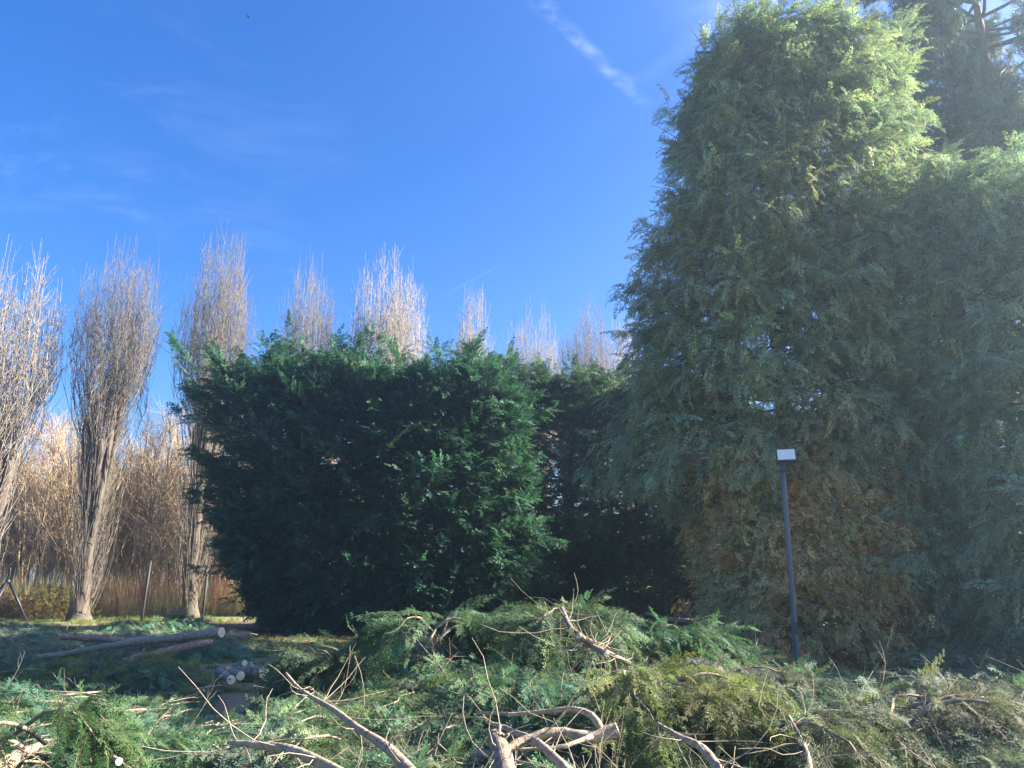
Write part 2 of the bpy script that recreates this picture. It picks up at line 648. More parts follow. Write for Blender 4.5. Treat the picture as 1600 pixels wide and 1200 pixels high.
def scatter(name, key, pos, d, n, scl, col, parent=None, kind='stuff'):
    me = bpy.data.meshes.new(name)
    m = len(pos)
    me.vertices.add(m)
    off = np.array(parent.location) if parent is not None else np.zeros(3)
    me.vertices.foreach_set('co', (pos - off).astype(np.float32).ravel())
    for nm, ty, data in (('rot', 'FLOAT_VECTOR', eulers(d, n)), ('col', 'FLOAT_VECTOR', col)):
        me.attributes.new(nm, ty, 'POINT').data.foreach_set('vector', np.asarray(data, dtype=np.float32).ravel())
    me.attributes.new('scl', 'FLOAT', 'POINT').data.foreach_set('value', np.asarray(scl, dtype=np.float32))
    me.attributes.new('idx', 'INT', 'POINT').data.foreach_set('value', rng.integers(0, len(PROTOS[key]), m).astype(np.int32))
    me.materials.append(PROTOS[key][0].data.materials[0])
    me.update()
    o = bpy.data.objects.new(name, me)
    COL.objects.link(o)
    if parent is not None:
        o.parent = parent
    md = o.modifiers.new("scatter", 'NODES')
    md.node_group = group_for(key)
    if kind:
        o['kind'] = kind
    return o


def vnoise(p, f, seed=0.0):
    """cheap smooth noise in -1..1 from summed sines"""
    x, y, z = p[..., 0] * f, p[..., 1] * f, p[..., 2] * f
    s = seed * 1.37
    return (np.sin(1.7 * x + 2.3 * y + s) * np.sin(2.1 * z - 1.1 * x + 2 * s) + np.sin(2.9 * y - 1.3 * z + 3 * s) * np.sin(1.9 * x + 0.7 * z - s)
            + 0.6 * np.sin(4.1 * x + 3.7 * z + s) * np.sin(3.9 * y + 4.3 * z + 2 * s)) / 2.2


class Envelope:
    """crown outline: for each height the left/right/front/back limits; an optional top line over x"""
    def __init__(self, z, xl, xr, yf, yb, power=2.6, top=None, lump=0.12, freq=0.9, seed=1.0):
        self.z, self.xl, self.xr, self.yf, self.yb = [np.array(a, float) for a in (z, xl, xr, yf, yb)]
        self.p, self.top, self.lump, self.freq, self.seed = power, top, lump, freq, seed

    def at(self, z):
        return [np.interp(z, self.z, a) for a in (self.xl, self.xr, self.yf, self.yb)]

    def inside(self, q):
        xl, xr, yf, yb = self.at(q[..., 2])
        a, b = np.maximum((xr - xl) / 2, 0.05), np.maximum((yb - yf) / 2, 0.05)
        u = np.abs(q[..., 0] - (xl + xr) / 2) / a
        v = np.abs(q[..., 1] - (yf + yb) / 2) / b
        k = 1 + self.lump * vnoise(q, self.freq, self.seed)
        zt = self.z[-1] if self.top is None else np.interp(q[..., 0], self.top[0], self.top[1])
        zt = zt + 0.5 * self.lump * 4 * vnoise(q * np.array((1, 1, 0)), self.freq * 2.2, self.seed + 5)
        return (u ** self.p + v ** self.p < k) & (q[..., 2] < zt) & (q[..., 2] > self.z[0])


def make_boughs(env, trunks, n, el_mu, el_sd, zr, front=0.62):
    """limbs from the trunks to the crown's surface: start, direction, length"""
    k = rng.integers(0, len(trunks), n)
    tx = np.array([t[0] for t in trunks])[k]
    ty = np.array([t[1] for t in trunks])[k]
    z = rng.uniform(zr[0], zr[1], n)
    tx = tx + rng.normal(0, .15, n)
    az = rng.uniform(-math.pi, math.pi, n)
    fr = rng.random(n) < front
    az = np.where(fr, -math.pi / 2 + rng.uniform(-1.75, 1.75, n), az)
    el = rng.normal(el_mu, el_sd, n) + np.clip((z - (zr[1] - 2.0)) / 2.0, 0, 1) * rng.uniform(0, 0.7, n)
    d = np.stack((np.cos(az) * np.cos(el), np.sin(az) * np.cos(el), np.sin(el)), 1)
    p0 = np.stack((tx, ty, z), 1)
    s = np.arange(0.15, 9.0, 0.15)
    q = p0[:, None, :] + d[:, None, :] * s[None, :, None]
    ins = env.inside(q)
    last = np.where(ins.any(1), s[ins.shape[1] - 1 - np.argmax(ins[:, ::-1], axis=1)], 0)
    ok = last > 0.35
    return p0[ok], d[ok], (last * np.where(rng.random(n) < .22, rng.uniform(1.0, 1.16, n), rng.uniform(0.82, 1.03, n)))[ok]


def fan(p0, d, ln, per, reach, droop, up, size, spread=0.34):
    """sprays set fan-wise along the outer part of each bough"""
    m = len(p0)
    i = np.repeat(np.arange(m), per)
    N = len(i)
    D = d[i]
    lat = norm(np.cross(D, np.array((0, 0, 1.0)) + rng.normal(0, .25, (m, 3))[i]))
    u = np.minimum(rng.random(N) ** 1.5 * reach, ln[i] * 0.95)
    side = rng.uniform(-1, 1, N)
    pos = p0[i] + D * (ln[i] - u)[:, None] + lat * (side * (0.10 + u * spread))[:, None]
    sag = (np.abs(side) * 0.25 * u + 0.08) * droop
    pos[:, 2] += -sag + rng.normal(0, .07, N)
    sd = D * rng.uniform(.5, 1.0, N)[:, None] + lat * (side * rng.uniform(.5, 1.3, N))[:, None]
    sd[:, 2] += up - droop * rng.uniform(0.1, 1.0, N) + rng.normal(0, .18, N)
    nr = np.array((0, 0, 0.75)) + D * 0.45 + rng.normal(0, .38, (N, 3))
    return pos, norm(sd), nr, rng.uniform(size[0], size[1], N), i


def leaders(env, n, hmin, hmax, lean=.35, x_in=.4, depth=.8):
    """upright leading shoots that stick out of a crown's top"""
    tx = np.array(env.top[0])
    x = rng.uniform(tx[0] + x_in, tx[-1] - x_in, n)
    zt = np.interp(x, tx, env.top[1])
    _, _, yf, yb = env.at(zt - .8)
    y = (yf + yb) / 2 + rng.uniform(-1, 1, n) * (yb - yf) / 2 * depth
    ln = rng.uniform(hmin, hmax, n)
    p0 = np.stack((x, y, zt - 1.0), 1)
    d = norm(np.stack((rng.normal(0, lean, n), rng.normal(-.1, lean, n), np.ones(n)), 1))
    return p0, d, ln


def merge(*sets):
    return [np.concatenate(a) for a in zip(*sets)]


def tint(n, base, var=0.22, warm=0.12):
    c = np.array(base)[None, :] * (1 + rng.normal(0, var, (n, 1))).clip(.45, 1.8)
    c = c * (1 + rng.normal(0, warm, (n, 1)) * np.array((1.0, 0.25, -0.5)))
    return c.clip(0.004, .8)


def limbs(name, p0, d, ln, frac, r0, parent, mat):
    mb = MB()
    pick = np.nonzero(rng.random(len(p0)) < frac)[0]
    for j in pick:
        L = ln[j] * 0.9
        pts = curve(p0[j] - d[j] * .05, d[j] + np.array((0, 0, -.15)), L, 5, (0, 0, .25), .05)
        mb.tube(pts, np.linspace(r0 * (0.5 + L * .16), r0 * .22, 5), 4)
        for t in range(3):
            b = pts[2 + t % 3]
            dd = d[j] + rng.normal(0, .6, 3)
            mb.tube(curve(b, dd, rng.uniform(.4, .9), 3, (0, 0, 0), .1), np.linspace(r0 * .28, .004, 3), 3)
    o = mb.build(name, mat, parent)
    o['kind'] = 'stuff'
    return o


def trunk_part(parent, x, y, h, r, mat=None, lean=(0, 0)):
    mb = MB()
    n = 9
    t = np.linspace(0, 1, n)
    pts = np.stack((x + lean[0] * t + rng.normal(0, .03, n), y + lean[1] * t + rng.normal(0, .03, n), -0.1 + t * h), 1)
    rad = r * (1 - .85 * t) + .5 * r * np.exp(-t * 14)
    mb.tube(pts, rad, 9, lump=.08)
    return mb.build("trunk", mat or M_TRUNK, parent)


# ------------------------------------------------------------------ ground
me = bpy.data.meshes.new("ground")
S = 190.0
me.from_pydata([(-S, -S, 0), (S, -S, 0), (S, S, 0), (-S, S, 0)], [], [(0, 1, 2, 3)])
g = link_mesh("ground", me, ground_mat())
tag(g, kind='structure')

M_SOIL = soil_mat()


def sheet(name, pts, z, mat):
    cx, cy = np.mean(np.array(pts), axis=0)
    v = [(cx, cy, z)]
    P2 = []
    for i in range(len(pts)):
        a, b = np.array(pts[i]), np.array(pts[(i + 1) % len(pts)])
        for t in np.linspace(0, 1, 7, endpoint=False):
            P2.append(a + (b - a) * t + rng.normal(0, .09, 2))
    v += [(p[0], p[1], z) for p in P2]
    m = len(P2)
    f = [(0, 1 + i, 1 + (i + 1) % m) for i in range(m)]
    me = bpy.data.meshes.new(name)
    me.from_pydata(v, [], f)
    return tag(link_mesh(name, me, mat), kind='structure')


sheet("soil_bed", [(-9.5, 20.9), (-2.6, 20.9), (1.2, 21.5), (6, 23), (6, 31), (-10.5, 29), (-11, 22)], 0.004, M_SOIL)
sheet("soil_bed", [(3.4, 12.6), (7.6, 11.4), (16, 9.0), (18, 21), (5, 20), (3.2, 16)], 0.004, M_SOIL)

# ------------------------------------------------------------------ dark conifer block on the left
DARK = (0.052, 0.150, 0.098)


def px_list(pts, y):
    return [P(a, b, y) for a, b in pts]


Lft = px_list([(440, 992), (398, 950), (370, 900), (344, 830), (322, 760), (298, 700), (282, 640), (276, 590), (292, 560), (300, 530)], 23.6)
zz = [0.15] + [max(.16, p.z) for p in Lft[1:]]
xl = [p.x for p in Lft]
top_px = [(255, 625), (300, 596), (330, 568), (385, 585), (440, 566), (480, 582), (540, 570), (575, 572), (625, 606), (660, 588), (720, 582), (780, 596), (850, 618)]
tp = px_list(top_px, 24.0)
env = Envelope(zz, xl, [0.0, .5, .8, .8, .7, .6, .4, .2, 0, -.2], [22.9, 22.5, 22.3, 22.2, 22.2, 22.3, 22.4, 22.6, 22.8, 23], [26.5] * 10,
               power=2.8, top=([p.x for p in tp], [p.z for p in tp]), lump=0.24, freq=.95, seed=2)
block = empty("conifer_hedge", (-4.0, 24.4, 0), "broad dark green conifer hedge block with flat ragged top on bare soil", "hedge")
trunks = [(-7.6, 24.6), (-6.1, 24.3), (-4.6, 24.6), (-3.1, 24.3), (-1.6, 24.6), (-.3, 24.4)]
for x, y in trunks:
    trunk_part(block, x, y, 7.2, .17, lean=(rng.normal(0, .2), rng.normal(0, .2)))
p0, d, ln = merge(make_boughs(env, trunks, 1050, .42, .3, (0.6, 7.9)), make_boughs(env, trunks, 460, -.1, .22, (0.25, 2.0), .85), leaders(env, 75, .9, 2.2, .45, 1.3))
limbs("limbs", p0, d, ln, .3, .03, block, M_LIMB)
pos, sd, nr, sz, bi = fan(p0, d, ln, 30, 1.9, .35, .25, (.65, 1.15), .26)
col = tint(len(pos), DARK, .2) * (1 + .22 * vnoise(pos, .9, 3))[:, None]
bc = rng.normal(1, .16, len(p0)).clip(.6, 1.5)[bi]
scatter("foliage", 'hedge', pos, sd, nr, sz, col * bc[:, None], block)

# looser conifer hedge further back, in the gap
tp = px_list([(760, 590), (800, 606), (845, 600), (880, 622), (920, 604), (960, 628), (1000, 612), (1150, 620)], 28.0)
env = Envelope([.1, 2, 4, 6, 8, 9.5], [-1.6] * 6, [8.5] * 6, [25.4, 25.1, 25, 25, 25.3, 25.8], [29.0] * 6, power=5,
               top=([p.x for p in tp], [p.z for p in tp]), lump=.18, freq=1.0, seed=9)
back = empty("conifer_hedge", (3.0, 28.0, 0), "shaded far conifer hedge closing the gap between the block and the tall conifer", "hedge")
trunks = [(-.9, 27.2), (.6, 27.4), (2.1, 27.1), (3.6, 27.3), (5.2, 27.2), (6.8, 27.2)]
for x, y in trunks:
    trunk_part(back, x, y, 7.4, .16, lean=(rng.normal(0, .2), 0))
p0, d, ln = merge(make_boughs(env, trunks, 900, .35, .3, (.4, 7.8)), make_boughs(env, trunks, 450, -.05, .25, (0.2, 2.6), .85), leaders(env, 60, 1.0, 1.8))
limbs("limbs", p0, d, ln, .3, .03, back, M_LIMB)
pos, sd, nr, sz, bi = fan(p0, d, ln, 22, 1.7, .45, .15, (.7, 1.2))
col = tint(len(pos), (0.075, 0.150, 0.088), .22)
scatter("foliage", 'hedge', pos, sd, nr, sz, col * rng.normal(1, .16, len(p0)).clip(.6, 1.5)[bi][:, None], back)

# smaller conifer added behind the tall one to keep sun off the hedge
env = Envelope([.1, 2, 4, 6, 7.5], [9.0, 8.6, 8.6, 9.2, 10.5], [15.0, 15.4, 15.2, 14.5, 13], [22.6, 22.4, 22.4, 22.8, 23.5], [26.5] * 5, power=2.6, top=([8, 10, 12, 14, 16], [5.5, 7.2, 6.6, 7.4, 6]), lump=.25, freq=.9, seed=21)
rear = empty("conifer_tree", (12.0, 24.5, 0), "lower conifer added behind the tall conifer as a sun screen for the hedge", "tree")
trunks = [(10.5, 24.5), (12.2, 24.3), (13.8, 24.6)]
for x, y in trunks:
    trunk_part(rear, x, y, 6.4, .16)
p0, d, ln = make_boughs(env, trunks, 260, .3, .3, (.4, 7.0), .4)
limbs("limbs", p0, d, ln, .3, .03, rear, M_LIMB)
pos, sd, nr, sz, bi = fan(p0, d, ln, 18, 1.6, .5, .15, (.8, 1.3))
scatter("foliage", 'hedge', pos, sd, nr, sz, tint(len(pos), (0.06, 0.12, 0.07), .2), rear)

# ------------------------------------------------------------------ tall conifer on the right, clipped below
YT = 15.6
Lp = [(1075, 800), (1010, 790), (950, 745), (945, 690), (962, 640), (990, 590), (1000, 530), (968, 475), (990, 420), (1012, 340), (1028, 260), (1040, 200), (1062, 120), (1085, 62), (1120, 30), (1180, 12)]
Rp = [(1420, 800), (1430, 790), (1440, 745), (1445, 690), (1445, 640), (1440, 590), (1440, 530), (1438, 475), (1432, 420), (1425, 340), (1415, 260), (1405, 200), (1396, 120), (1385, 62), (1370, 40), (1330, 20)]
Lp = [(a + np.interp(b, [12, 120, 300, 480, 800], [35, 36, 22, 5, -15]), b) for a, b in Lp]
Lw, Rw = px_list(Lp, YT - .6), px_list(Rp, YT - .3)
zz = [p.z for p in Lw]
xl = [p.x for p in Lw]
xr = [p.x for p in Rw]
hw = [(b - a) / 2 for a, b in zip(xl, xr)]
yf = [13.4, 12.9, 12.7, 12.7, 12.8, 12.9, 13.0, 13.1, 13.2, 13.3, 13.5, 13.7, 13.9, 14.2, 14.6, 15.0]
yb = [17.8 + .2] * 10 + [17.8, 17.6, 17.3, 17.0, 16.7, 16.4]
tp = px_list([(1060, 190), (1085, 105), (1110, 70), (1150, 50), (1190, 32), (1235, 48), (1275, 26), (1310, 52), (1345, 40), (1380, 72), (1410, 140)], YT - .3)
env = Envelope(zz, xl, xr, yf, yb, power=2.5, top=([p.x for p in tp], [p.z for p in tp]), lump=.24, freq=.9, seed=4)
GREEN = (0.265, 0.345, 0.215)
tall = empty("conifer_tree", (5.6, 15.6, 0), "tallest broad conifer with clipped brown lower face behind the floodlight post", "tree")
trunks = [(4.5, 15.4), (5.7, 15.7), (6.6, 15.3)]
for (x, y), h in zip(trunks, (12.6, 13.6, 13.2)):
    trunk_part(tall, x, y, h, .24, lean=(rng.normal(0, .15), rng.normal(0, .1)))
p0, d, ln = merge(make_boughs(env, trunks, 820, .2, .3, (3.0, 13.6)), leaders(env, 60, .9, 1.35, .3, .3))
limbs("limbs", p0, d, ln, .45, .035, tall, M_LIMB)
pos, sd, nr, sz, bi = fan(p0, d, ln, 32, 1.6, 1.05, .22, (.5, 1.0), .26)
col = tint(len(pos), GREEN, .2)
brown = np.clip(vnoise(pos, .55, 6) * 1.6 - .55, 0, 1)[:, None] * .55
col = col * (1 - brown) + np.array((.42, .33, .21)) * brown
topb = ((pos[:, 2] > 13.6) & (rng.random(len(pos)) < .06))[:, None]
col = np.where(topb, np.array((.34, .17, .08)), col)
scatter("foliage", 'tree', pos, sd, nr, sz, col * rng.normal(1, .15, len(p0)).clip(.6, 1.5)[bi][:, None], tall)

# the clipped face below: short trimmed sprigs, largely brown
Lb = px_list([(1205, 1085), (1172, 1040), (1150, 960), (1128, 860), (1115, 780), (1110, 690)], 13.3)
Rb = px_list([(1420, 1085), (1428, 1040), (1432, 960), (1440, 860), (1440, 780), (1440, 690)], 13.3)
envb = Envelope([.02] + [p.z for p in Lb[1:]], [p.x for p in Lb], [p.x for p in Rb], [12.95, 12.75, 12.7, 12.7, 12.8, 12.9], [17.4] * 6, power=5, lump=.06, freq=1.4, seed=3)
p0, d, ln = make_boughs(envb, [(4.3, 15.0), (5.2, 15.1), (6.0, 15.0), (6.8, 15.0)], 1600, .05, .3, (.1, 4.6), .72)
limbs("clipped_twigs", p0, d, ln, .5, .022, tall, M_TWIG)
pos, sd, nr, sz, bi = fan(p0, d, ln, 26, .6, .7, .05, (.5, .95), .5)
k = np.clip(.84 + .55 * vnoise(pos, .8, 8) + rng.normal(0, .18, len(pos)), 0, 1)[:, None]
c1 = tint(len(pos), (.82, .52, .26), .25)
c2 = tint(len(pos), (.40, .42, .23), .22)
red = (vnoise(pos, 1.1, 15) > .72)[:, None]
col = c1 * k + c2 * (1 - k)
col = np.where(red, col * np.array((1.35, .85, .7)), col)
scatter("clipped_foliage", 'sprig', pos, sd, nr, sz, col, tall)

# ------------------------------------------------------------------ fuller conifer to the right of it
Lr = px_list([(1460, 1090), (1432, 1050), (1415, 950), (1405, 850), (1395, 750), (1385, 650), (1385, 560), (1395, 470), (1402, 390), (1418, 310), (1465, 240)], 13.2)
zz = [.05] + [p.z for p in Lr[1:]]
xl = [p.x for p in Lr]
nn = len(zz)
env = Envelope(zz, xl, [16.5] * (nn - 3) + [15.5, 13.8, 11.2], [11.3, 11.1, 11, 11, 11.1, 11.2, 11.3, 11.5, 11.8, 12.2, 12.8], [17.0] * nn, power=3.0, lump=.24, freq=.85, seed=11)
right = empty("conifer_tree", (9.5, 14.0, 0), "full soft green conifer at the right edge with foliage down to the ground", "tree")
trunks = [(8.6, 14.0), (10.4, 14.2), (12.4, 13.8), (14.6, 13.8)]
for (x, y) in trunks:
    trunk_part(right, x, y, 9.4, .22, lean=(rng.normal(0, .2), 0))
p0, d, ln = merge(make_boughs(env, trunks, 1350, .18, .28, (.25, 10.4), .7), make_boughs(env, trunks, 380, -.1, .2, (.2, 1.7), .85))
limbs("limbs", p0, d, ln, .3, .035, right, M_LIMB)
pos, sd, nr, sz, bi = fan(p0, d, ln, 28, 1.5, 1.0, .2, (.5, 1.0), .26)
col = tint(len(pos), (0.245, 0.350, 0.235), .2)
col *= rng.normal(1, .17, len(p0)).clip(.6, 1.6)[bi][:, None]
scatter("foliage", 'tree', pos, sd, nr, sz, col, right)

# ------------------------------------------------------------------ pine behind, top right
pine = empty("pine_tree", (13.6, 18.9, 0), "tall dark pine with layered branches rising behind the right hand conifer", "tree")
trunk_part(pine, 13.6, 18.9, 20.0, .36, M_TRUNK, lean=(-.3, 0))
trunk_part(pine, 15.8, 20.0, 19.0, .32, M_TRUNK, lean=(.3, 0))
mb = MB()
pp, dd, nn_, ss = [], [], [], []
for k in range(125):
    z = rng.uniform(5.0, 19.6)
    az = rng.uniform(-math.pi, math.pi)
    if rng.random() < .45:
        az = math.pi + rng.normal(0, .7)
    bx, by = (13.5, 18.9) if rng.random() < .62 else (15.9, 20.0)
    L = (3.8 - max(0, z - 16) * .25) * rng.uniform(.6, 1.0)
    if bx < 14 and math.cos(az) < -.3:
        L = min(L, np.interp(z, [5, 9, 11.5, 13.5, 14.5, 16, 20], [3.2, 3.4, 3.2, 2.5, 3.0, 3.7, 3.0]) * rng.uniform(.75, 1.05))
    d0 = np.array((math.cos(az), math.sin(az), rng.normal(.05, .15)))
    pts = curve((bx, by, z), d0, L, 7, (0, 0, .35), .06)
    mb.tube(pts, np.linspace(.055, .012, 7), 5)
    for j in range(2, 7):
        for s in range(3):
            b = pts[j]
            tw = norm(d0 + np.array((-d0[1], d0[0], 0)) * rng.uniform(-1.1, 1.1) + np.array((0, 0, rng.uniform(-.1, .5))))
            tl = rng.uniform(.3, .95)
            tp_ = curve(b, tw, tl, 4, (0, 0, .5), .08)
            mb.tube(tp_, np.linspace(.012, .005, 4), 3)
            for q in range(1, 4):
                for e in range(2):
                    pp.append(tp_[q] + rng.normal(0, .03, 3))
                    dd.append(norm(tp_[q] - tp_[q - 1] + rng.normal(0, .12, 3)))
                    nn_.append(rng.normal(0, 1, 3))
                    ss.append(rng.uniform(1.0, 1.6))
o = mb.build("limbs", M_LIMB, pine)
o['kind'] = 'stuff'
pp = np.array(pp)
scatter("needles", 'needle', pp, np.array(dd), np.array(nn_), np.array(ss), tint(len(pp), (.13, .18, .13), .25), pine)

# ------------------------------------------------------------------ poplars
def poplar_mesh(H, R, seed, head, n_main, n_low, lobes):
    """columnar pollarded poplar at the origin: (trunk+limbs mesh, upright shoots mesh, stem sprouts mesh)"""
    global rng
    keep, rng = rng, np.random.default_rng(seed)
    a, b, c = MB(), MB(), MB()
    t = np.linspace(0, 1, 10)
    a.tube(np.stack((rng.normal(0, .04, 10), rng.normal(0, .04, 10), -.15 + t * head * .62), 1), .29 * (1 - .45 * t) + .22 * np.exp(-t * 12), 10, lump=.14)
    ends = []
    for k in range(6):
        az = 2 * math.pi * k / 6 + rng.normal(0, .3)
        z0 = head * rng.uniform(.22, .58)
        r1 = R * rng.uniform(.18, .48)
        z1 = head * rng.uniform(.82, 1.12)
        pts = spline([(0.1 * math.cos(az), .1 * math.sin(az), z0), (r1 * .75 * math.cos(az), r1 * .75 * math.sin(az), z0 + (z1 - z0) * .4), (r1 * math.cos(az), r1 * math.sin(az), z1)], 10)
        rr = np.linspace(.14, .095, len(pts))
        rr[-3:] *= (1.3, 1.8, 1.1)
        a.tube(pts, rr, 7, lump=.2)
        ends.append(pts[-3:])
    for k in range(n_main):
        e = ends[rng.integers(0, 6)]
        st = e[rng.integers(0, 3)]
        az = rng.uniform(0, 2 * math.pi)
        lob = lobes[rng.integers(0, len(lobes))]
        rr = R * math.sqrt(rng.random())
        tx, ty = rr * math.cos(az), rr * math.sin(az)
        zt = head + (H - head) * (1 - .38 * (rr / R) ** 2.4) * (1 - .50 * rng.random() ** 1.4)
        tx += lob[0] * (zt - head) / (H - head)
        if abs(tx - lob[0]) < R * .4:
            zt = min(H, zt * lob[1])
        mid = np.array((st[0] * .35 + tx * .85, st[1] * .35 + ty * .85, st[2] * .62 + zt * .38))
        pts = spline([st, mid, (tx * .95, ty * .95, st[2] * .3 + zt * .7), (tx * .92, ty * .92, zt)], 9)
        pts[1:-1] += rng.normal(0, .025, (len(pts) - 2, 3))
        b.tube(pts, np.linspace(.0145, .0048, len(pts)) * rng.uniform(.7, 1.2), 3)
        for j in range(18):
            q = rng.integers(1, len(pts) - 1)
            dv = rng.normal(0, 1, 3) * np.array((1, 1, .2))
            dv = norm(dv) * .55 + np.array((0, 0, .8))
            b.tube(curve(pts[q], dv, rng.uniform(.35, 1.15), 4, (0, 0, .9), .05), np.linspace(.0070, .0040, 4), 3)
    for k in range(n_low):
        z0 = head * rng.random() ** 1.1
        az = rng.uniform(0, 2 * math.pi)
        ro = .30 + (R * .28) * (z0 / head) * rng.random()
        dv = np.array((math.cos(az) * .45, math.sin(az) * .45, .85))
        L = rng.uniform(.9, 3.8)
        c.tube(curve((ro * math.cos(az), ro * math.sin(az), z0), dv, L, 6, (-math.cos(az) * .4, -math.sin(az) * .4, .7), .05), np.linspace(.0125, .0045, 6) * rng.uniform(.7, 1.3), 3)
    out = []
    for mb, nm, mt in ((a, "trunk", M_POPBARK), (b, "shoots", M_POPTWIG), (c, "sprouts", M_POPTWIG)):
        me = bpy.data.meshes.new(nm)
        me.from_pydata(np.concatenate(mb.v).tolist(), [], mb.f)
        me.polygons.foreach_set('use_smooth', np.ones(len(me.polygons), dtype=bool))
        me.materials.append(mt)
        me.update()
        out.append(me)
    rng = keep
    return out


POP = [poplar_mesh(15.0, 1.48, 101, 7.4, 180, 250, [(-.4, 1.0), (.55, .93)]),
       poplar_mesh(15.0, 1.38, 102, 7.2, 165, 230, [(-.2, 1.0), (.5, .98)]),
       poplar_mesh(15.0, 1.4, 103, 7.0, 155, 210, [(.1, 1.0), (-.45, .95)]),
       poplar_mesh(15.0, 1.25, 104, 7.2, 150, 170, [(0, 1.0)])]


def poplar(px, top, y, var, wide, rot, label):
    x = P(px, 905, y).x
    H = P(px, top, y).z * 1.03
    r = empty("poplar_tree", (x, y, 0), label, "tree", "bare columnar poplars in a row")
    for nm, me in zip(("trunk", "shoots", "stem_sprouts"), POP[var]):
        o = bpy.data.objects.new(nm, me)
        COL.objects.link(o)
        o.parent = r
        if nm != "trunk":
            o['kind'] = 'stuff'
    r.scale = (wide, wide, H / 15.0)
    r.rotation_euler = (0, 0, rot)
    return r


poplar(-50, 372, 27.5, 2, 1.34, .4, "bare poplar cut by the left picture edge, behind the black tripod")
poplar(132, 362, 29.3, 0, 1.0, .0, "bare columnar poplar with twin knobbly heads left of the dark hedge")
poplar(298, 352, 31.0, 1, 1.02, .0, "bare poplar whose sprouting trunk shows at the dark hedge's left edge")
poplar(455, 388, 33.0, 2, .92, 2.2, "fourth bare poplar from the left, narrow crown above the dark hedge")
poplar(590, 378, 34.0, 0, 1.06, .5, "widest bare poplar crown, catching the sun above the middle of the hedge")
poplar(735, 440, 36.0, 3, .80, 1.0, "small slender bare poplar crown right of the widest one")
poplar(838, 462, 38.0, 2, 1.0, .2, "bare poplar over the right end of the dark hedge, short stem at its side")
poplar(893, 510, 40.0, 3, .62, 2.0, "short thin bare poplar stem between the two last crowns")
poplar(932, 462, 40.0, 1, .86, 1.2, "last full bare poplar crown before the tall conifer")
poplar(987, 490, 42.0, 3, .95, .7, "bare poplar half hidden by the tall conifer's left side")


# ------------------------------------------------------------------ wood behind the poplars
def sapling_mesh(H, seed, stems, nbr, mat, spread=.9, ntw=9):
    global rng
    keep, rng = rng, np.random.default_rng(seed)
    a, b = MB(), MB()
    for s in range(stems):
        az = rng.uniform(0, 6.28)
        h = H * rng.uniform(.7, 1.0)
        dv = np.array((math.cos(az) * .12, math.sin(az) * .12, 1)) if stems > 1 else np.array((0, 0, 1))
        pts = curve((rng.normal(0, .12), rng.normal(0, .12), -.1), dv, h, 10, (0, 0, .1), .035)
        a.tube(pts, np.linspace(.045, .009, 10) * (H / 8), 4)
        for k in range(nbr):
            q = rng.uniform(.18, .97) * 9
            i = int(q)
            bp = pts[i] + (pts[min(i + 1, 9)] - pts[i]) * (q - i)
            az = rng.uniform(0, 6.28)
            L = (1 - q / 10) * H * .24 + .5
            br = curve(bp, (math.cos(az) * spread, math.sin(az) * spread, .9), L * rng.uniform(.6, 1.2), 5, (0, 0, .6), .10)
            b.tube(br, np.linspace(.014, .006, 5), 3)
            for j in range(ntw):
                tw = norm(br[-1] - br[0]) + rng.normal(0, .55, 3)
                b.tube(curve(br[rng.integers(1, 5)], tw, rng.uniform(.3, .95), 3, (0, 0, .4), .12), np.linspace(.0075, .0045, 3), 3)
    out = []
    for mb, nm, mt in ((a, "trunk", mat[0]), (b, "twigs", mat[1])):
        me = bpy.data.meshes.new(nm)
        me.from_pydata(np.concatenate(mb.v).tolist(), [], mb.f)
        me.materials.append(mt)
        me.update()
        out.append(me)
    rng = keep
    return out


SAP = [sapling_mesh(8.5, 201, 1, 26, (M_WOODTWIG, M_WOODTWIG)), sapling_mesh(7.5, 202, 2, 18, (M_WOODTWIG, M_WOODTWIG)),
       sapling_mesh(9.5, 203, 1, 30, (M_WOODDARK, M_WOODTWIG)), sapling_mesh(6.5, 204, 3, 14, (M_WOODTWIG, M_WOODTWIG)),
       sapling_mesh(8.0, 205, 2, 20, (M_WOODDARK, M_WOODDARK))]
BIR = sapling_mesh(10.5, 206, 1, 44, (M_BIRCH, M_BIRCH), .7, 9)


def bare_tree(x, y, meshes, s, label, group, cat="tree", name="bare_tree"):
    r = empty(name, (x, y, 0), label, cat, group)
    for nm, me in zip(("trunk", "twigs"), meshes):
        o = bpy.data.objects.new(nm, me)
        COL.objects.link(o)
        o.parent = r
        if nm == "twigs":
            o['kind'] = 'stuff'
    r.rotation_euler = (0, 0, rng.uniform(0, 6.28))
    r.scale = (s, s, s * rng.uniform(.92, 1.1))
    return r


bare_tree(P(62, 905, 38).x, 38, BIR, 1.0, "pinkish bare birch with fine twigs between the two left poplars", None, name="birch_tree")
bare_tree(P(22, 905, 41).x, 41, BIR, 1.05, "pinkish bare birch behind the poplar at the left edge", None, name="birch_tree")
for i in range(44):
    px = np.interp(i, [0, 43], [-60, 352]) + rng.normal(0, 6)
    y = rng.uniform(35.5, 42)
    bare_tree(P(px, 905, y).x, y, SAP[rng.integers(0, 5)], rng.uniform(.95, 1.3), "thin bare tan sapling in the sunlit wood behind the left poplars", "saplings of the wood behind the left poplars")

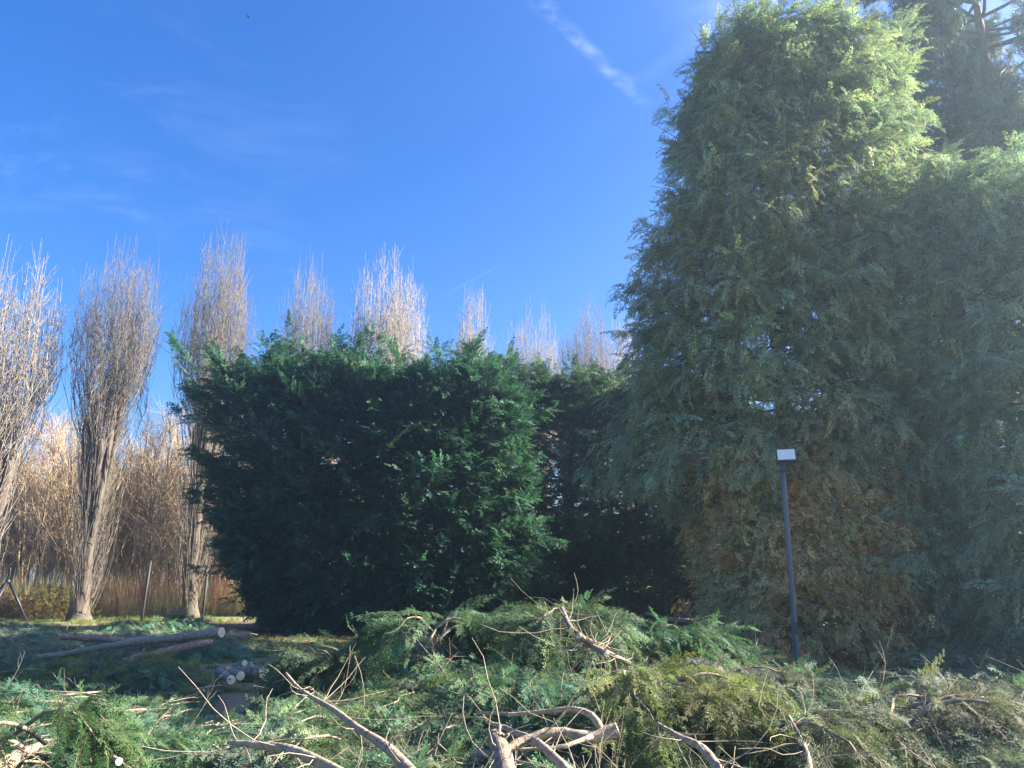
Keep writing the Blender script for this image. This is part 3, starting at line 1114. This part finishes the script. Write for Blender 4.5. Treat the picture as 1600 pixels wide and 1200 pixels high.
# denser wood behind, one mass
PROTOS['wood'] = []
for k, (a, b) in enumerate(SAP):
    va = np.array([v.co[:] for v in a.vertices])
    vb = np.array([v.co[:] for v in b.vertices])
    f = [tuple(p.vertices) for p in a.polygons] + [tuple(i + len(va) for i in p.vertices) for p in b.polygons]
    PROTOS['wood'].append(proto("wood_tree", np.concatenate((va, vb)), f, np.zeros(len(f)), M_WOODTWIG))
n = 900
wx = rng.uniform(-46, 34, n)
wy = rng.uniform(41, 62, n)
lo = wx > -9
keepm = (~lo) | ((rng.random(n) < .6) & (wy > 53))
wx, wy = wx[keepm], wy[keepm]
n = len(wx)
az = rng.uniform(0, 6.28, n)
wood = scatter("far_wood", 'wood', np.stack((wx, wy, np.zeros(n)), 1), np.stack((np.cos(az), np.sin(az), 0 * az), 1), np.tile((0, 0, 1.0), (n, 1)), rng.uniform(.95, 1.4, n) * np.where(wx > -9, .7, 1), np.ones((n, 3)) * .3)
tag(wood, "dense mass of bare tan trees filling the wood behind the poplars", "wood")

# dry reeds and low scrub in front of the wood
n = 7500
x = rng.uniform(-42, 16, n)
y = rng.uniform(32.5, 40, n)
az = rng.uniform(0, 6.28, n)
sz = rng.uniform(.45, 1.15, n) * np.interp(vnoise(np.stack((x, y, 0 * x), 1), .5, 4), [-1, 1], [.65, 1.2])
c = tint(n, (.62, .49, .27), .2, .15)
reeds = scatter("dry_reeds", 'reed', np.stack((x, y, 0 * x), 1), np.stack((np.cos(az), np.sin(az), 0 * az), 1), np.stack((rng.normal(0, .12, n), rng.normal(0, .12, n), np.ones(n)), 1), sz, c)
tag(reeds, "band of dry straw coloured reeds along the foot of the wood", "reeds")

# red stemmed dogwood and a bramble mound
for k, (px, y, w_) in enumerate(((205, 33.6, 1.5), (262, 34.2, 1.4), (322, 33.8, .9))):
    c0 = P(px, 905, y)
    lab = ("red stemmed shrub beside the second poplar's trunk", "red stemmed shrub between the fence post and the third poplar", "red stemmed shrub behind the second fence post")[k]
    r = empty("dogwood_shrub", (c0.x, y, 0), lab, "shrub", "red stemmed shrubs by the wood")
    mb = MB()
    for s in range(170):
        az = rng.uniform(0, 6.28)
        rr = w_ * math.sqrt(rng.random())
        mb.tube(curve((c0.x + rr * math.cos(az), y + rr * .5 * math.sin(az), 0), (math.cos(az) * .25, math.sin(az) * .25, 1), rng.uniform(.9, 2.1), 4, (0, 0, .3), .06), np.linspace(.012, .005, 4), 3)
    o = mb.build("stems", M_DOGWOOD, r)
    o['kind'] = 'stuff'
for k, (px, y, rx, h) in enumerate(((82, 31.6, 1.9, 1.15), (8, 31.0, 1.6, .95))):
    c0 = P(px, 905, y)
    r = empty("bramble_mound", (c0.x, y, 0), ("low yellowish bramble mound right of the black tripod", "low reddish bramble mound behind the black tripod")[k], "shrub")
    n = 1500
    u = rng.normal(0, 1, (n, 3))
    u = norm(u) * (rng.random((n, 1)) ** .35)
    u[:, 2] = np.abs(u[:, 2])
    pos = np.stack((c0.x + u[:, 0] * rx, y + u[:, 1] * rx * .7, u[:, 2] * h), 1)
    c = tint(n, ((.36, .29, .10), (.34, .20, .13))[k], .3, .25)
    scatter("leaves", 'sprig', pos, norm(u + rng.normal(0, .6, (n, 3))), rng.normal(0, 1, (n, 3)), rng.uniform(.6, 1.2, n), c, r)
    mb = MB()
    for s in range(40):
        mb.tube(curve((c0.x + rng.normal(0, rx * .4), y + rng.normal(0, .4), 0), (rng.normal(0, .6), rng.normal(0, .4), 1), rng.uniform(.8, 1.8), 6, (0, 0, -1.0), .12), np.linspace(.010, .004, 6), 3)
    o = mb.build("canes", M_BIRCH, r)
    o['kind'] = 'stuff'

# ------------------------------------------------------------------ fence posts, tripod, floodlight
for (px, pt, pb, lean), lab in zip(((222, 878, 957, .10), (318, 898, 948, .02)), ("thin dark fence post between the second and third poplars", "short dark fence post beside the dark hedge's left edge")):
    y = 28.2
    b, t = P(px, pb, y), P(px, pt, y)
    r = empty("fence_post", (b.x, y, 0), lab, "post", "dark fence posts")
    mb = MB()
    mb.tube([(b.x, y, -.1), (b.x + lean * .5, y, t.z * .5), (b.x + lean, y, t.z)], .048, 8, True)
    mb.build("post_shaft", M_RUST, r)
    mb = MB()
    mb.tube([(b.x + lean, y, t.z + .002), (b.x + lean, y, t.z + .02), (b.x + lean, y, t.z + .045)], (.054, .054, .015), 8, True)
    mb.build("post_cap", M_RUST, r)

y = 26.6
ap = P(12, 909, y)
r = empty("tripod", (ap.x, y, 0), "black metal tripod standing on the grass at the left edge", "tripod")
for fx, fy in ((-.75, -.25), (-.15, -.65), (.86, .10)):
    mb = MB()
    f = np.array((ap.x + fx, y + fy, 0))
    a = np.array((ap.x + fx * .06, y + fy * .06, ap.z))
    mb.tube([a, a + (f - a) * .55, a + (f - a) * .56, f], (.045, .045, .034, .034), 8, True)
    mb.build("leg", M_BLACK, r)
    mb = MB()
    mb.tube([f + np.array((0, 0, .0)), f + np.array((0, 0, .05))], (.05, .04), 8, True)
    mb.build("foot", M_BLACK, r)
mb = MB()
mb.tube([(ap.x, y, ap.z - .06), (ap.x, y, ap.z + .05), (ap.x, y, ap.z + .08)], (.085, .085, .05), 10, True)
mb.build("head", M_BLACK, r)
mb = MB()
mb.tube(spline([(ap.x, y, ap.z + .06), (ap.x + .03, y, ap.z + .28), (ap.x + .015, y, ap.z + .46)], 8), .028, 8, True)
mb.build("centre_rod", M_BLACK, r)

YL = 12.0
pb, pt = P(1250, 1085, YL), P(1222.5, 728, YL)
r = empty("floodlight_post", (pb.x, YL, 0), "slim dark grey post with a white floodlight before the clipped conifer", "lamp")
mb = MB()
px_ = np.linspace(0, 1, 8)
mb.tube([(pb.x + (pt.x - pb.x) * t, YL, -.2 + (pt.z + .2) * t) for t in px_], .043, 20, True)
mb.build("pole", M_POST, r)
mb = MB()
mb.tube([(pb.x, YL, -.05), (pb.x, YL, .02)], .13, 20, True)
mb.build("base_plate", M_POST, r)
mb = MB()
mb.box((pb.x + (pt.x - pb.x) * .28, YL - .040, pt.z * .26), (.055, .012, .17))
mb.build("access_door", M_HOUSING, r, smooth=False)
mb = MB()
mb.tube([(pt.x + .004, YL, pt.z - .10), (pt.x + .002, YL, pt.z - .06)], .052, 20, True)
mb.build("clamp_collar", M_HOUSING, r)
mb = MB()
mb.tube(spline([(pt.x + .06, YL - .045, pt.z - .08), (pt.x + .10, YL - .06, pt.z - .02), (pt.x + .08, YL - .02, pt.z + .09)], 10), .007, 6, True)
mb.build("supply_cable", M_BLACK, r)
tilt = Matrix.Rotation(math.radians(-16), 4, 'Z') @ Matrix.Rotation(math.radians(-24), 4, 'X')
hc = np.array((pt.x + .055, YL - .05, pt.z + .15))
R3 = np.array(tilt.to_3x3())
mb = MB()
mb.box(hc, (.29, .055, .235), tilt)
h = mb.build("lamp_housing", M_HOUSING, r, smooth=False)
bm_ = h.modifiers.new("bevel", 'BEVEL')
bm_.width = .008
bm_.segments = 2
mb = MB()
mb.box(hc + R3 @ np.array((0, -.0295, .008)), (.262, .006, .185), tilt)
mb.build("lamp_glass", M_LENS, r, smooth=False)
for k in range(7):
    mb = MB()
    mb.box(hc + R3 @ np.array((-.12 + .04 * k, .042, 0)), (.006, .03, .19), tilt)
    mb.build("cooling_fin", M_HOUSING, r, smooth=False)
mb = MB()
mb.box((pt.x + .02, YL, pt.z + .02), (.20, .045, .03))
mb.box((pt.x - .075, YL - .02, pt.z + .08), (.012, .05, .12))
mb.box((pt.x + .115, YL - .02, pt.z + .08), (.012, .05, .12))
mb.build("bracket", M_HOUSING, r, smooth=False)

# ------------------------------------------------------------------ logs and cut branches
def log(name, ctrl, r0, r1, label, mat, cuts=(True, True), twigs=0, group=None, cat="branch", side=(), sides=12, tl=(.25, .8)):
    ey = np.array(EYE)
    pull = lambda c: ey + (np.array(c, float) - ey) * (.86 if c[1] < 9.5 else 1.0)
    ctrl = [pull(c) for c in ctrl]
    side = [([pull(c) for c in a], b, c_) for a, b, c_ in side]
    base = np.mean(ctrl, axis=0)
    e = empty(name, (base[0], base[1], min(c[2] for c in ctrl)), label, cat, group)
    if ctrl[0][1] < 8.3:
        r0, r1 = r0 * .84, r1 * .84
        side = [(a, b * .84, c_ * .84) for a, b, c_ in side]
    pts = spline(ctrl, 16)
    n = len(pts)
    pts[1:-1] += rng.normal(0, r0 * .10, (n - 2, 3))
    rad = np.linspace(r0, r1, n) * (1 + rng.normal(0, .045, n))
    mb = MB()
    mb.tube(pts, rad, sides, False, lump=.09)
    if r0 > .045:
        for k in range(6):
            i = rng.integers(1, n - 1)
            kd = norm(rng.normal(0, 1, 3) + np.array((0, -.6, .5)))
            mb.tube([pts[i], pts[i] + kd * rad[i] * 1.15, pts[i] + kd * rad[i] * rng.uniform(1.3, 2.4)], (rad[i] * .42, rad[i] * .3, rad[i] * .2), 6, True)
    mb.build("bark", mat, e)
    for on, p, q, rr in ((cuts[0] or r0 > .02, pts[0], pts[1], rad[0]), (cuts[1] or r1 > .02, pts[-1], pts[-2], rad[-1])):
        if not on:
            continue
        ax = norm(p - q)
        ref = np.array((0, 0, 1.0)) if abs(ax[2]) < .8 else np.array((1.0, 0, 0))
        U = norm(np.cross(ax, ref))
        V = np.cross(ax, U)
        m = 16
        me = bpy.data.meshes.new("cut_end")
        c = p + ax * .004
        ang = np.arange(m) * 2 * math.pi / m
        ring = [c + (U * math.cos(a) + V * math.sin(a)) * rr * .94 + ax * rng.normal(0, .002) for a in ang]
        rim = [x - ax * .02 for x in ring]
        vs = [c + ax * .003] + ring + rim
        fs = [(0, 1 + i, 1 + (i + 1) % m) for i in range(m)] + [(1 + i, 1 + m + i, 1 + m + (i + 1) % m, 1 + (i + 1) % m) for i in range(m)]
        me.from_pydata([tuple(x) for x in vs], [], fs)
        uvl = me.uv_layers.new(name="UVMap")
        uvs = [(0, 0)] + [(.5 * math.cos(a), .5 * math.sin(a)) for a in ang] * 2
        for lp in me.loops:
            uvl.data[lp.index].uv = uvs[lp.vertex_index]
        link_mesh("cut_end", me, M_CUT, e)
    for sc_, ra, rb in side:
        mb = MB()
        mb.tube(spline(sc_, 14), np.linspace(ra, rb, len(spline(sc_, 14))), 8, True, lump=.05)
        mb.build("side_branch", mat, e)
    if twigs:
        mb = MB()
        for k in range(twigs):
            i = rng.integers(1, n - 1)
            tdir = norm(pts[-1] - pts[0]) * rng.uniform(-.5, .8) + rng.normal(0, .6, 3) * np.array((1, 1, .35)) - np.array((0, 0, .05))
            mb.tube(curve(pts[i], tdir, rng.uniform(*tl), 6, rng.normal(0, .8, 3), .16), np.linspace(min(r0 * .4, .0048), .0018, 6), 4)
        o = mb.build("twigs", M_TWIG, e)
        o['kind'] = 'stuff'
    return e


log("felled_log", [P(346, 988, 13.0), P(230, 1001, 13.6), P(120, 1018, 14.2), P(18, 1031, 14.6)], .080, .036, "long slender felled trunk with a pale sawn end, lying across the left brush", M_LOG, (True, False), 22, cat="log", tl=(.3, 1.1))
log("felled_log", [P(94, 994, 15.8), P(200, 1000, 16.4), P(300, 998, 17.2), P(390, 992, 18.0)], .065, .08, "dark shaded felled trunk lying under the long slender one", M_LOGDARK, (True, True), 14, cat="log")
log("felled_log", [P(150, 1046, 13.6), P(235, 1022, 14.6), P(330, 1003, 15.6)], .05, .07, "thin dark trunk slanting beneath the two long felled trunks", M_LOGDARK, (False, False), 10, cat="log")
for c, (a, b, r_), lab in (
        (0, (P(352, 1052, 12.2), P(412, 1051, 11.6), .085), "topmost short log with the largest round pale end in the small log pile"),
        (1, (P(345, 1044, 12.4), P(376, 1056, 11.5), .062), "short log with a middle sized sawn end at the front of the small log pile"),
        (2, (P(341, 1050, 12.2), P(361, 1062, 11.4), .060), "lowest left short log with an oval sawn end in the small log pile"),
        (3, (P(352, 1046, 12.8), P(382, 1036, 12.1), .040), "thin short log sticking up at the back of the small log pile"),
        (4, (P(380, 1062, 11.9), P(414, 1061, 11.6), .045), "thin short log beneath the largest one of the small log pile")):
    log("short_log", [a, a + (b - a) * .5, b], r_, r_ * 1.02, lab, M_LOG, (True, True), 0, "small log pile", "log")

log("cut_branch", [P(447, 1052, 8.6), P(470, 1078, 8.0), P(520, 1108, 7.2), P(560, 1138, 6.5), P(610, 1172, 5.9), P(668, 1235, 5.4)], .012, .040, "long pale branch slanting down through the centre left brush", M_LOG, (False, False), 26)
log("cut_branch", [P(358, 1160, 6.2), P(400, 1165, 6.0), P(470, 1176, 5.6), P(575, 1235, 5.0)], .018, .042, "pale branch at the bottom edge left of centre", M_LOG, (False, False), 14)
log("cut_branch", [P(964, 1139, 6.0), P(915, 1152, 6.0), P(870, 1143, 6.05), P(820, 1156, 6.0), P(780, 1172, 5.9), P(735, 1178, 5.9)], .050, .020, "thick curved forked branch with a sawn end, bottom centre", M_LOG, (True, False), 16, side=(
    ([P(938, 1138, 6.0), P(925, 1118, 6.1), P(895, 1108, 6.25), P(850, 1112, 6.4), P(800, 1116, 6.5), P(745, 1113, 6.6)], .030, .012),
    ([P(925, 1150, 5.95), P(880, 1166, 5.8), P(830, 1170, 5.8), P(770, 1172, 5.8)], .018, .008)))
log("cut_branch", [P(760, 1128, 6.9), P(800, 1142, 6.4), P(850, 1168, 5.8), P(915, 1235, 5.2)], .014, .036, "branch passing under the thick forked branch, bottom centre", M_LOG, (False, False), 14)
log("cut_branch", [P(772, 1152, 6.0), P(785, 1178, 5.7), P(795, 1235, 5.3)], .055, .075, "thick greyish stump of branch pointing down at the bottom centre", M_LOGDARK, (False, False), 12)
log("cut_branch", [P(1028, 1130, 6.5), P(1062, 1152, 6.2), P(1100, 1172, 5.9), P(1145, 1235, 5.4)], .012, .040, "pale branch under the yellow green bough", M_LOG, (False, False), 18)
log("felled_log", [P(1140, 1101, 9.0), P(1190, 1117, 8.4), P(1235, 1134, 7.8), P(1300, 1160, 7.0), P(1350, 1182, 6.4), P(1410, 1235, 5.8)], .035, .085, "straight greyish felled stem running to the bottom edge, right of centre", M_LOGDARK, (False, False), 20, cat="log")
log("cut_branch", [P(1232, 1118, 6.6), P(1250, 1150, 6.2), P(1262, 1180, 5.8), P(1272, 1235, 5.4)], .010, .018, "thin bare pale branch in front of the straight felled stem", M_LOG, (False, False), 24)
log("cut_branch", [P(1455, 1060, 9.5), P(1500, 1100, 8.6), P(1540, 1130, 8.0), P(1610, 1150, 7.5)], .008, .020, "thin bare branch over the far right brush", M_TWIG, (False, False), 14)
log("cut_branch", [P(1330, 1095, 8.6), P(1362, 1122, 8.0), P(1400, 1160, 7.0), P(1440, 1235, 6.0)], .008, .016, "fine arching bare branch right of the straight felled stem", M_TWIG, (False, False), 18)
log("felled_log", [P(10, 1192, 6.9), P(45, 1175, 7.3), P(86, 1158, 7.8)], .062, .045, "short brown log half buried in the lower left brush", M_LOGDARK, (False, False), 10, cat="log")
log("cut_branch", [P(142, 1164, 6.6), P(156, 1172, 6.4), P(186, 1190, 6.0)], .034, .026, "gnarled pale stub beside the lower left log", M_LOG, (True, False), 8, side=(([P(150, 1170, 6.4), P(140, 1185, 6.1), P(134, 1235, 5.8)], .028, .022),))
for c, (pts, r_, lab) in enumerate((
        ([P(893, 984, 7.9), P(884, 966, 8.2), P(878, 950, 8.5)], .030, "upright sawn stem under the tall feathery bough"),
        ([P(904, 993, 7.8), P(935, 1012, 7.9), P(985, 1038, 8.0)], .034, "sawn stem slanting right below the tall feathery bough"),
        ([P(948, 1022, 7.5), P(925, 1010, 7.9), P(900, 1000, 8.3)], .032, "lower sawn stem pointing at the camera near the top of the centre heap"))):
    log("sawn_branch", pts, r_, r_ * .7, lab, M_LOGDARK, (True, False), 16)
log("cut_branch", [P(1010, 958, 17.5), P(1050, 968, 17.2), P(1098, 972, 17.0)], .035, .06, "sunlit pale branch at the back of the rear heap", M_LOG, (False, False), 18)
log("cut_branch", [P(1060, 952, 17.8), P(1085, 968, 17.4), P(1105, 978, 17.2)], .02, .03, "dark thin branch crossing the sunlit one in the rear heap", M_LOGDARK, (False, False), 14)
log("cut_branch", [P(293, 1080, 11.6), P(303, 1092, 11.0), P(300, 1104, 10.6)], .02, .03, "short pale forked branch beside the small log pile", M_LOG, (False, True), 6, side=(([P(298, 1083, 11.4), P(330, 1082, 11.4), P(350, 1078, 11.6)], .022, .012),))
log("cut_branch", [P(775, 1012, 12.6), P(800, 1040, 11.6), P(830, 1085, 10.2), P(860, 1120, 9.2)], .016, .022, "slender bare branch with a white sawn tip in the centre brush", M_LOG, (True, False), 20)


# ------------------------------------------------------------------ brush heaps
class Brush:
    """collects sprays and twigs of cut cypress boughs"""
    def __init__(self):
        self.pos, self.d, self.n, self.s, self.c = [], [], [], [], []
        self.mb = MB()

    def bough(self, base, az, L, arch, col, sprays=70, size=(.55, 1.0), droop=.5, width=.55, stem=True, r0=.014, up0=.25):
        n = 12
        t = np.linspace(0, 1, n)
        h = np.array((math.cos(az), math.sin(az)))
        wob = np.cumsum(rng.normal(0, .035, n)) * L
        pts = np.stack((base[0] + h[0] * L * t - h[1] * wob, base[1] + h[1] * L * t + h[0] * wob, base[2] + up0 * L * t * .4 + arch * 4 * t * (1 - t) * .5 - droop * .35 * L * t ** 2), 1)
        pts[:, 2] = np.maximum(pts[:, 2], .06)
        if stem:
            self.mb.tube(pts, np.linspace(r0, .004, n), 5)
        T = norm(np.gradient(pts, axis=0))
        k = np.minimum((rng.random(sprays) ** .75 * .88 + .12) * (n - 1), n - 1.001)
        i = k.astype(int)
        p = pts[i] + (pts[np.minimum(i + 1, n - 1)] - pts[i]) * (k - i)[:, None]
        D = T[i]
        lat = norm(np.cross(D, np.array((0, 0, 1.0))))
        side = rng.choice((-1, 1), sprays) * rng.uniform(.1, 1, sprays)
        w = width * (1.15 - k / (n - 1)) * np.abs(side)
        q = p + lat * (np.sign(side) * w * .6)[:, None] + D * (w * .45)[:, None]
        q[:, 2] += rng.normal(0, .05, sprays) - w * droop * .25
        q[:, 2] = np.maximum(q[:, 2], .05)
        sd = D * rng.uniform(.6, 1.1, sprays)[:, None] + lat * (side * .9)[:, None]
        sd[:, 2] += rng.uniform(-.55, .35, sprays) - droop * .25
        self.pos.append(q)
        self.d.append(norm(sd))
        self.n.append(np.array((0, -.25, .8)) + rng.normal(0, .42, (sprays, 3)))
        self.s.append(rng.uniform(size[0], size[1], sprays))
        self.c.append(tint(sprays, col, .2))

    def twig(self, p, d, L, r=.006, bend=None, n=7, forks=3):
        pts = curve(p, d, L, n, rng.normal(0, .45, 3) if bend is None else bend, .07)
        self.mb.tube(pts, np.linspace(r, r * .35, n), 4)
        for k in range(forks):
            i = rng.integers(1, n - 1)
            self.mb.tube(curve(pts[i], norm(pts[i + 1] - pts[i]) + rng.normal(0, .5, 3), L * rng.uniform(.15, .4), 4, (0, 0, 0), .1), np.linspace(r * .6, r * .25, 4), 3)

    def build(self, root, key='fine', twigmat=None):
        o = self.mb.build("stems", twigmat or M_TWIG, root)
        o['kind'] = 'stuff'
        return scatter("foliage", key, np.concatenate(self.pos), np.concatenate(self.d), np.concatenate(self.n), np.concatenate(self.s), np.concatenate(self.c), root)


BR = [(.085, .175, .092), (.068, .158, .098), (.112, .190, .082), (.140, .195, .078), (.118, .162, .112)]


def heap(label, regions, seed_cols, loc, twn=60, shade_lift=1.0):
    """regions: (x0,x1 in pixels, nearest y, farthest y, height at near and far, number of boughs)"""
    e = empty("brush_heap", loc, label, "brush heap")
    b = Brush()
    for (x0, x1, ya, yb_, ha, hb, cnt) in regions:
        for k in range(cnt):
            y = ya + (yb_ - ya) * rng.random() ** .85
            u = (y - ya) / (yb_ - ya + 1e-6)
            x = (rng.uniform(x0, x1) - 800) / FPX * y * .985
            q = np.array((x, y, 0.0))
            lump = vnoise(q, .95, 3)
            z = (ha + (hb - ha) * u) * (.15 + .6 * rng.random()) + .20 * lump * min(1, ha * 1.8)
            col = np.array(BR[seed_cols[rng.integers(0, len(seed_cols))]]) * shade_lift  # lightens the leaf colour of dim heaps in place of more light
            L = rng.uniform(.9, 1.9) * min(1.0, .55 + y / 14)
            az = -1.57 + 1.9 * vnoise(q, .6, 8) + rng.normal(0, .45)
            b.bough((x - math.cos(az) * L * .5, y - math.sin(az) * L * .5, max(.08, z)), az, L, rng.uniform(.03, .28), col, 84, (.45, 1.0), rng.uniform(.3, .8), rng.uniform(.3, .55), r0=.010, up0=.14)
        for k in range(int(cnt * twn / 100)):
            y = rng.uniform(ya, yb_)
            x = (rng.uniform(x0, x1) - 800) / FPX * y * .985
            u = (y - ya) / (yb_ - ya + 1e-6)
            z = (ha + (hb - ha) * u) * rng.uniform(.3, .8)
            dv = rng.normal(0, 1, 3) * np.array((1, .8, .25)) + np.array((0, 0, .05))
            b.twig((x, y, max(z, .1)), dv, rng.uniform(.3, .9), rng.uniform(.0025, .0055), None, 8, 4)
    b.build(e)
    return e


heap("lower left heap of cut green conifer boughs in the foreground", [(-80, 520, 4.0, 5.4, .22, .32, 48), (-80, 460, 5.4, 7.6, .36, .28, 66), (-60, 300, 7.6, 11.2, .36, .30, 80), (-60, 200, 11.2, 13.6, .30, .30, 30), (-60, 40, 12, 13.5, .34, .3, 12), (280, 450, 7.0, 7.9, .26, .2, 10)], (0, 1, 1, 2), (-3, 7, 0), 50)
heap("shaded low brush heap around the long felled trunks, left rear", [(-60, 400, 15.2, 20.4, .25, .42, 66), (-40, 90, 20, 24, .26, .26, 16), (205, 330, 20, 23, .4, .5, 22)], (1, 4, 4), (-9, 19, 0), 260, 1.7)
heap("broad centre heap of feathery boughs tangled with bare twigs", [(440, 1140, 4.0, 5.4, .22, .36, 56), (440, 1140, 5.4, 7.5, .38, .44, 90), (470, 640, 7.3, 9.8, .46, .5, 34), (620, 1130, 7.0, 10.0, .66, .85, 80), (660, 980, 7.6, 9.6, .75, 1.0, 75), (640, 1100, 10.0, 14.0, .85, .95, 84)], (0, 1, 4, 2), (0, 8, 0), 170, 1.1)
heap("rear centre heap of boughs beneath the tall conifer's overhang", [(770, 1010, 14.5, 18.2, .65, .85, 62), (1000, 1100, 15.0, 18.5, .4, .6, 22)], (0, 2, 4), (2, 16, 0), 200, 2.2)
heap("right hand heap of grey green boughs in front of the conifers", [(1120, 1680, 4.0, 5.4, .22, .34, 46), (1120, 1680, 5.4, 7.5, .36, .38, 70), (1130, 1640, 7.2, 10.4, .52, .52, 100)], (0, 4, 4, 1), (4, 8, 0), 110)


def single(label, base, az, L, arch, col, count=1, spread=.3, sprays=110, size=(.55, 1.0), droop=.5, width=.6, name="cut_bough", zt=None):
    e = empty(name, (base[0], base[1], 0), label, "bough")
    b = Brush()
    for k in range(count):
        a = az + rng.normal(0, spread)
        b.bough((base[0] + rng.normal(0, .12), base[1] + rng.normal(0, .12), base[2] + rng.normal(0, .05)), a, L * rng.uniform(.75, 1.1), arch * rng.uniform(.7, 1.2), col, sprays, size, droop, width, r0=.018)
    for k in range(count * 2):
        b.twig((base[0], base[1], base[2]), (math.cos(az) + rng.normal(0, .7), math.sin(az) + rng.normal(0, .7), .12), rng.uniform(.3, .7), .004)
    b.build(e)
    return e


def foot(px, py, y, dz=0.0):
    q = P(px, py, y)
    return (q.x, q.y, max(.1, q.z + dz))


single("rounded green bough standing like a dome in front of the far hedge's gap", foot(1050, 1015, 9.3), -1.2, .7, .45, (.07, .165, .08), 7, 1.6, 70, (.5, .85), .95, .35)
single("bright yellow green bough beside the thick forked branch", foot(960, 1085, 7.2), -.75, 1.5, .4, (.13, .175, .062), 5, .45, 110, (.5, .85), .7, .45)
single("second yellow green bough hanging over the pale branch", foot(1030, 1100, 6.7), -.7, 1.1, .3, (.145, .17, .068), 4, .5, 90, (.45, .8), .8, .4)
single("tall feathery bough crowning the centre heap", foot(872, 985, 8.9), -1.5, .8, .38, (.095, .165, .080), 8, 1.7, 60, (.6, 1.0), .55, .45)
single("upright feathery bough before the dark hedge, at the sunlit grass", foot(690, 1012, 9.2), -1.7, .85, .45, (.080, .165, .085), 8, 1.5, 60, (.6, 1.0), .6, .45)
single("pale tipped bough mound right of the small log pile", foot(540, 1050, 9.4), -1.6, .9, .45, (.085, .14, .066), 7, 1.4, 70, (.5, .9), .7, .4)
single("soft green bough at the foot of the floodlight post", foot(1215, 1075, 10.2), -1.2, .9, .5, (.12, .26, .12), 5, 1.2, 70, (.5, .85), .7, .4)
single("sunlit golden bough lying behind the lower left heap", foot(165, 1062, 11.6), .2, 1.1, .25, (.15, .17, .06), 5, .8, 90, (.5, .85), .5, .45)
single("grey withered bough fan in the centre right brush", foot(1120, 1070, 8.8), -2.0, 1.0, .35, (.135, .145, .122), 5, 1.0, 70, (.5, .85), .6, .4)
single("hanging green fan of needles before the straight felled stem", foot(1245, 1140, 6.0), -1.0, 1.0, .25, (.095, .125, .062), 4, .5, 90, (.5, .8), .9, .35)
single("dull olive withered bough in the right brush", foot(1395, 1130, 7.0), -.3, 1.3, .35, (.105, .125, .085), 4, .7, 60, (.5, .8), .6, .45)
single("bright green bough at the lower left corner", foot(20, 1165, 5.6), -2.2, 1.0, .3, (.06, .13, .045), 4, .8, 90, (.5, .85), .6, .4)

# ------------------------------------------------------------------ grass, litter, bird
n = 9000
x = rng.uniform(-20, 3, n)
y = rng.uniform(12.5, 33, n)
m = (vnoise(np.stack((x, y, 0 * x), 1), .55, 2) > -.35) & ~((x > -9.8) & (x < 4) & (y > 21.2) & (y < 29))
x, y = x[m], y[m]
n = len(x)
az = rng.uniform(0, 6.28, n)
gr = scatter("grass", 'grass', np.stack((x, y, 0 * x), 1), np.stack((np.cos(az), np.sin(az), 0 * az), 1), np.tile((0, 0, 1.0), (n, 1)), rng.uniform(.6, 1.2, n), tint(n, (.13, .17, .035), .25, .2))
tag(gr, "short winter grass showing between the heaps and the hedge", "grass")
n = 5000
x = np.concatenate((rng.uniform(-10, 6, n // 2), rng.uniform(-12, 12, n // 2)))
y = np.concatenate((rng.uniform(19.5, 26, n // 2), rng.uniform(8, 22, n // 2)))
az = rng.uniform(0, 6.28, n)
li = scatter("leaf_litter", 'chip', np.stack((x, y, np.full(n, .006)), 1), np.stack((np.cos(az), np.sin(az), 0 * az), 1), np.tile((0, 0, 1.0), (n, 1)), rng.uniform(.6, 1.3, n), tint(n, (.19, .13, .085), .3, .2))
tag(li, "brown leaf litter and chips strewn over the bare soil", "leaf litter")

b = P(388, 26, 60.0)
e = empty("bird", b, "tiny dark bird gliding high in the upper left sky", "bird")
mb = MB()
mb.tube([(b.x - .16, b.y, b.z), (b.x - .08, b.y, b.z + .01), (b.x + .06, b.y, b.z + .01), (b.x + .16, b.y, b.z)], (.012, .045, .04, .01), 7, True)
mb.build("body", M_BIRD, e)
for s in (-1, 1):
    mb = MB()
    mb.add([(b.x + .04, b.y, b.z + .012), (b.x - .05, b.y, b.z + .012), (b.x - .07, b.y + s * .16, b.z + .06), (b.x + .03, b.y + s * .17, b.z + .06), (b.x - .10, b.y + s * .34, b.z + .03)],
           [(0, 1, 2, 3), (3, 2, 4)])
    mb.build("wing", M_BIRD, e)

# ------------------------------------------------------------------ haze added to stand in for lens flare and lift the shade
FLARE_HAZE = 0.0028
m, nt = material("flare_haze")
pv = nt.n('ShaderNodeVolumePrincipled')
pv.inputs['Color'].default_value = (.55, .77, 1.0, 1)
pv.inputs['Density'].default_value = FLARE_HAZE
pv.inputs['Anisotropy'].default_value = .73
ho = nt.n('ShaderNodeOutputMaterial')
nt.put(ho.inputs['Volume'], pv.outputs[0])
mb = MB()
mb.box((0, 0, 10.4), (384, 384, 22.8))
hz = mb.build("haze", m, None, smooth=False)
tag(hz, "thin haze added over the whole place to stand in for lens flare", "haze", kind='stuff')
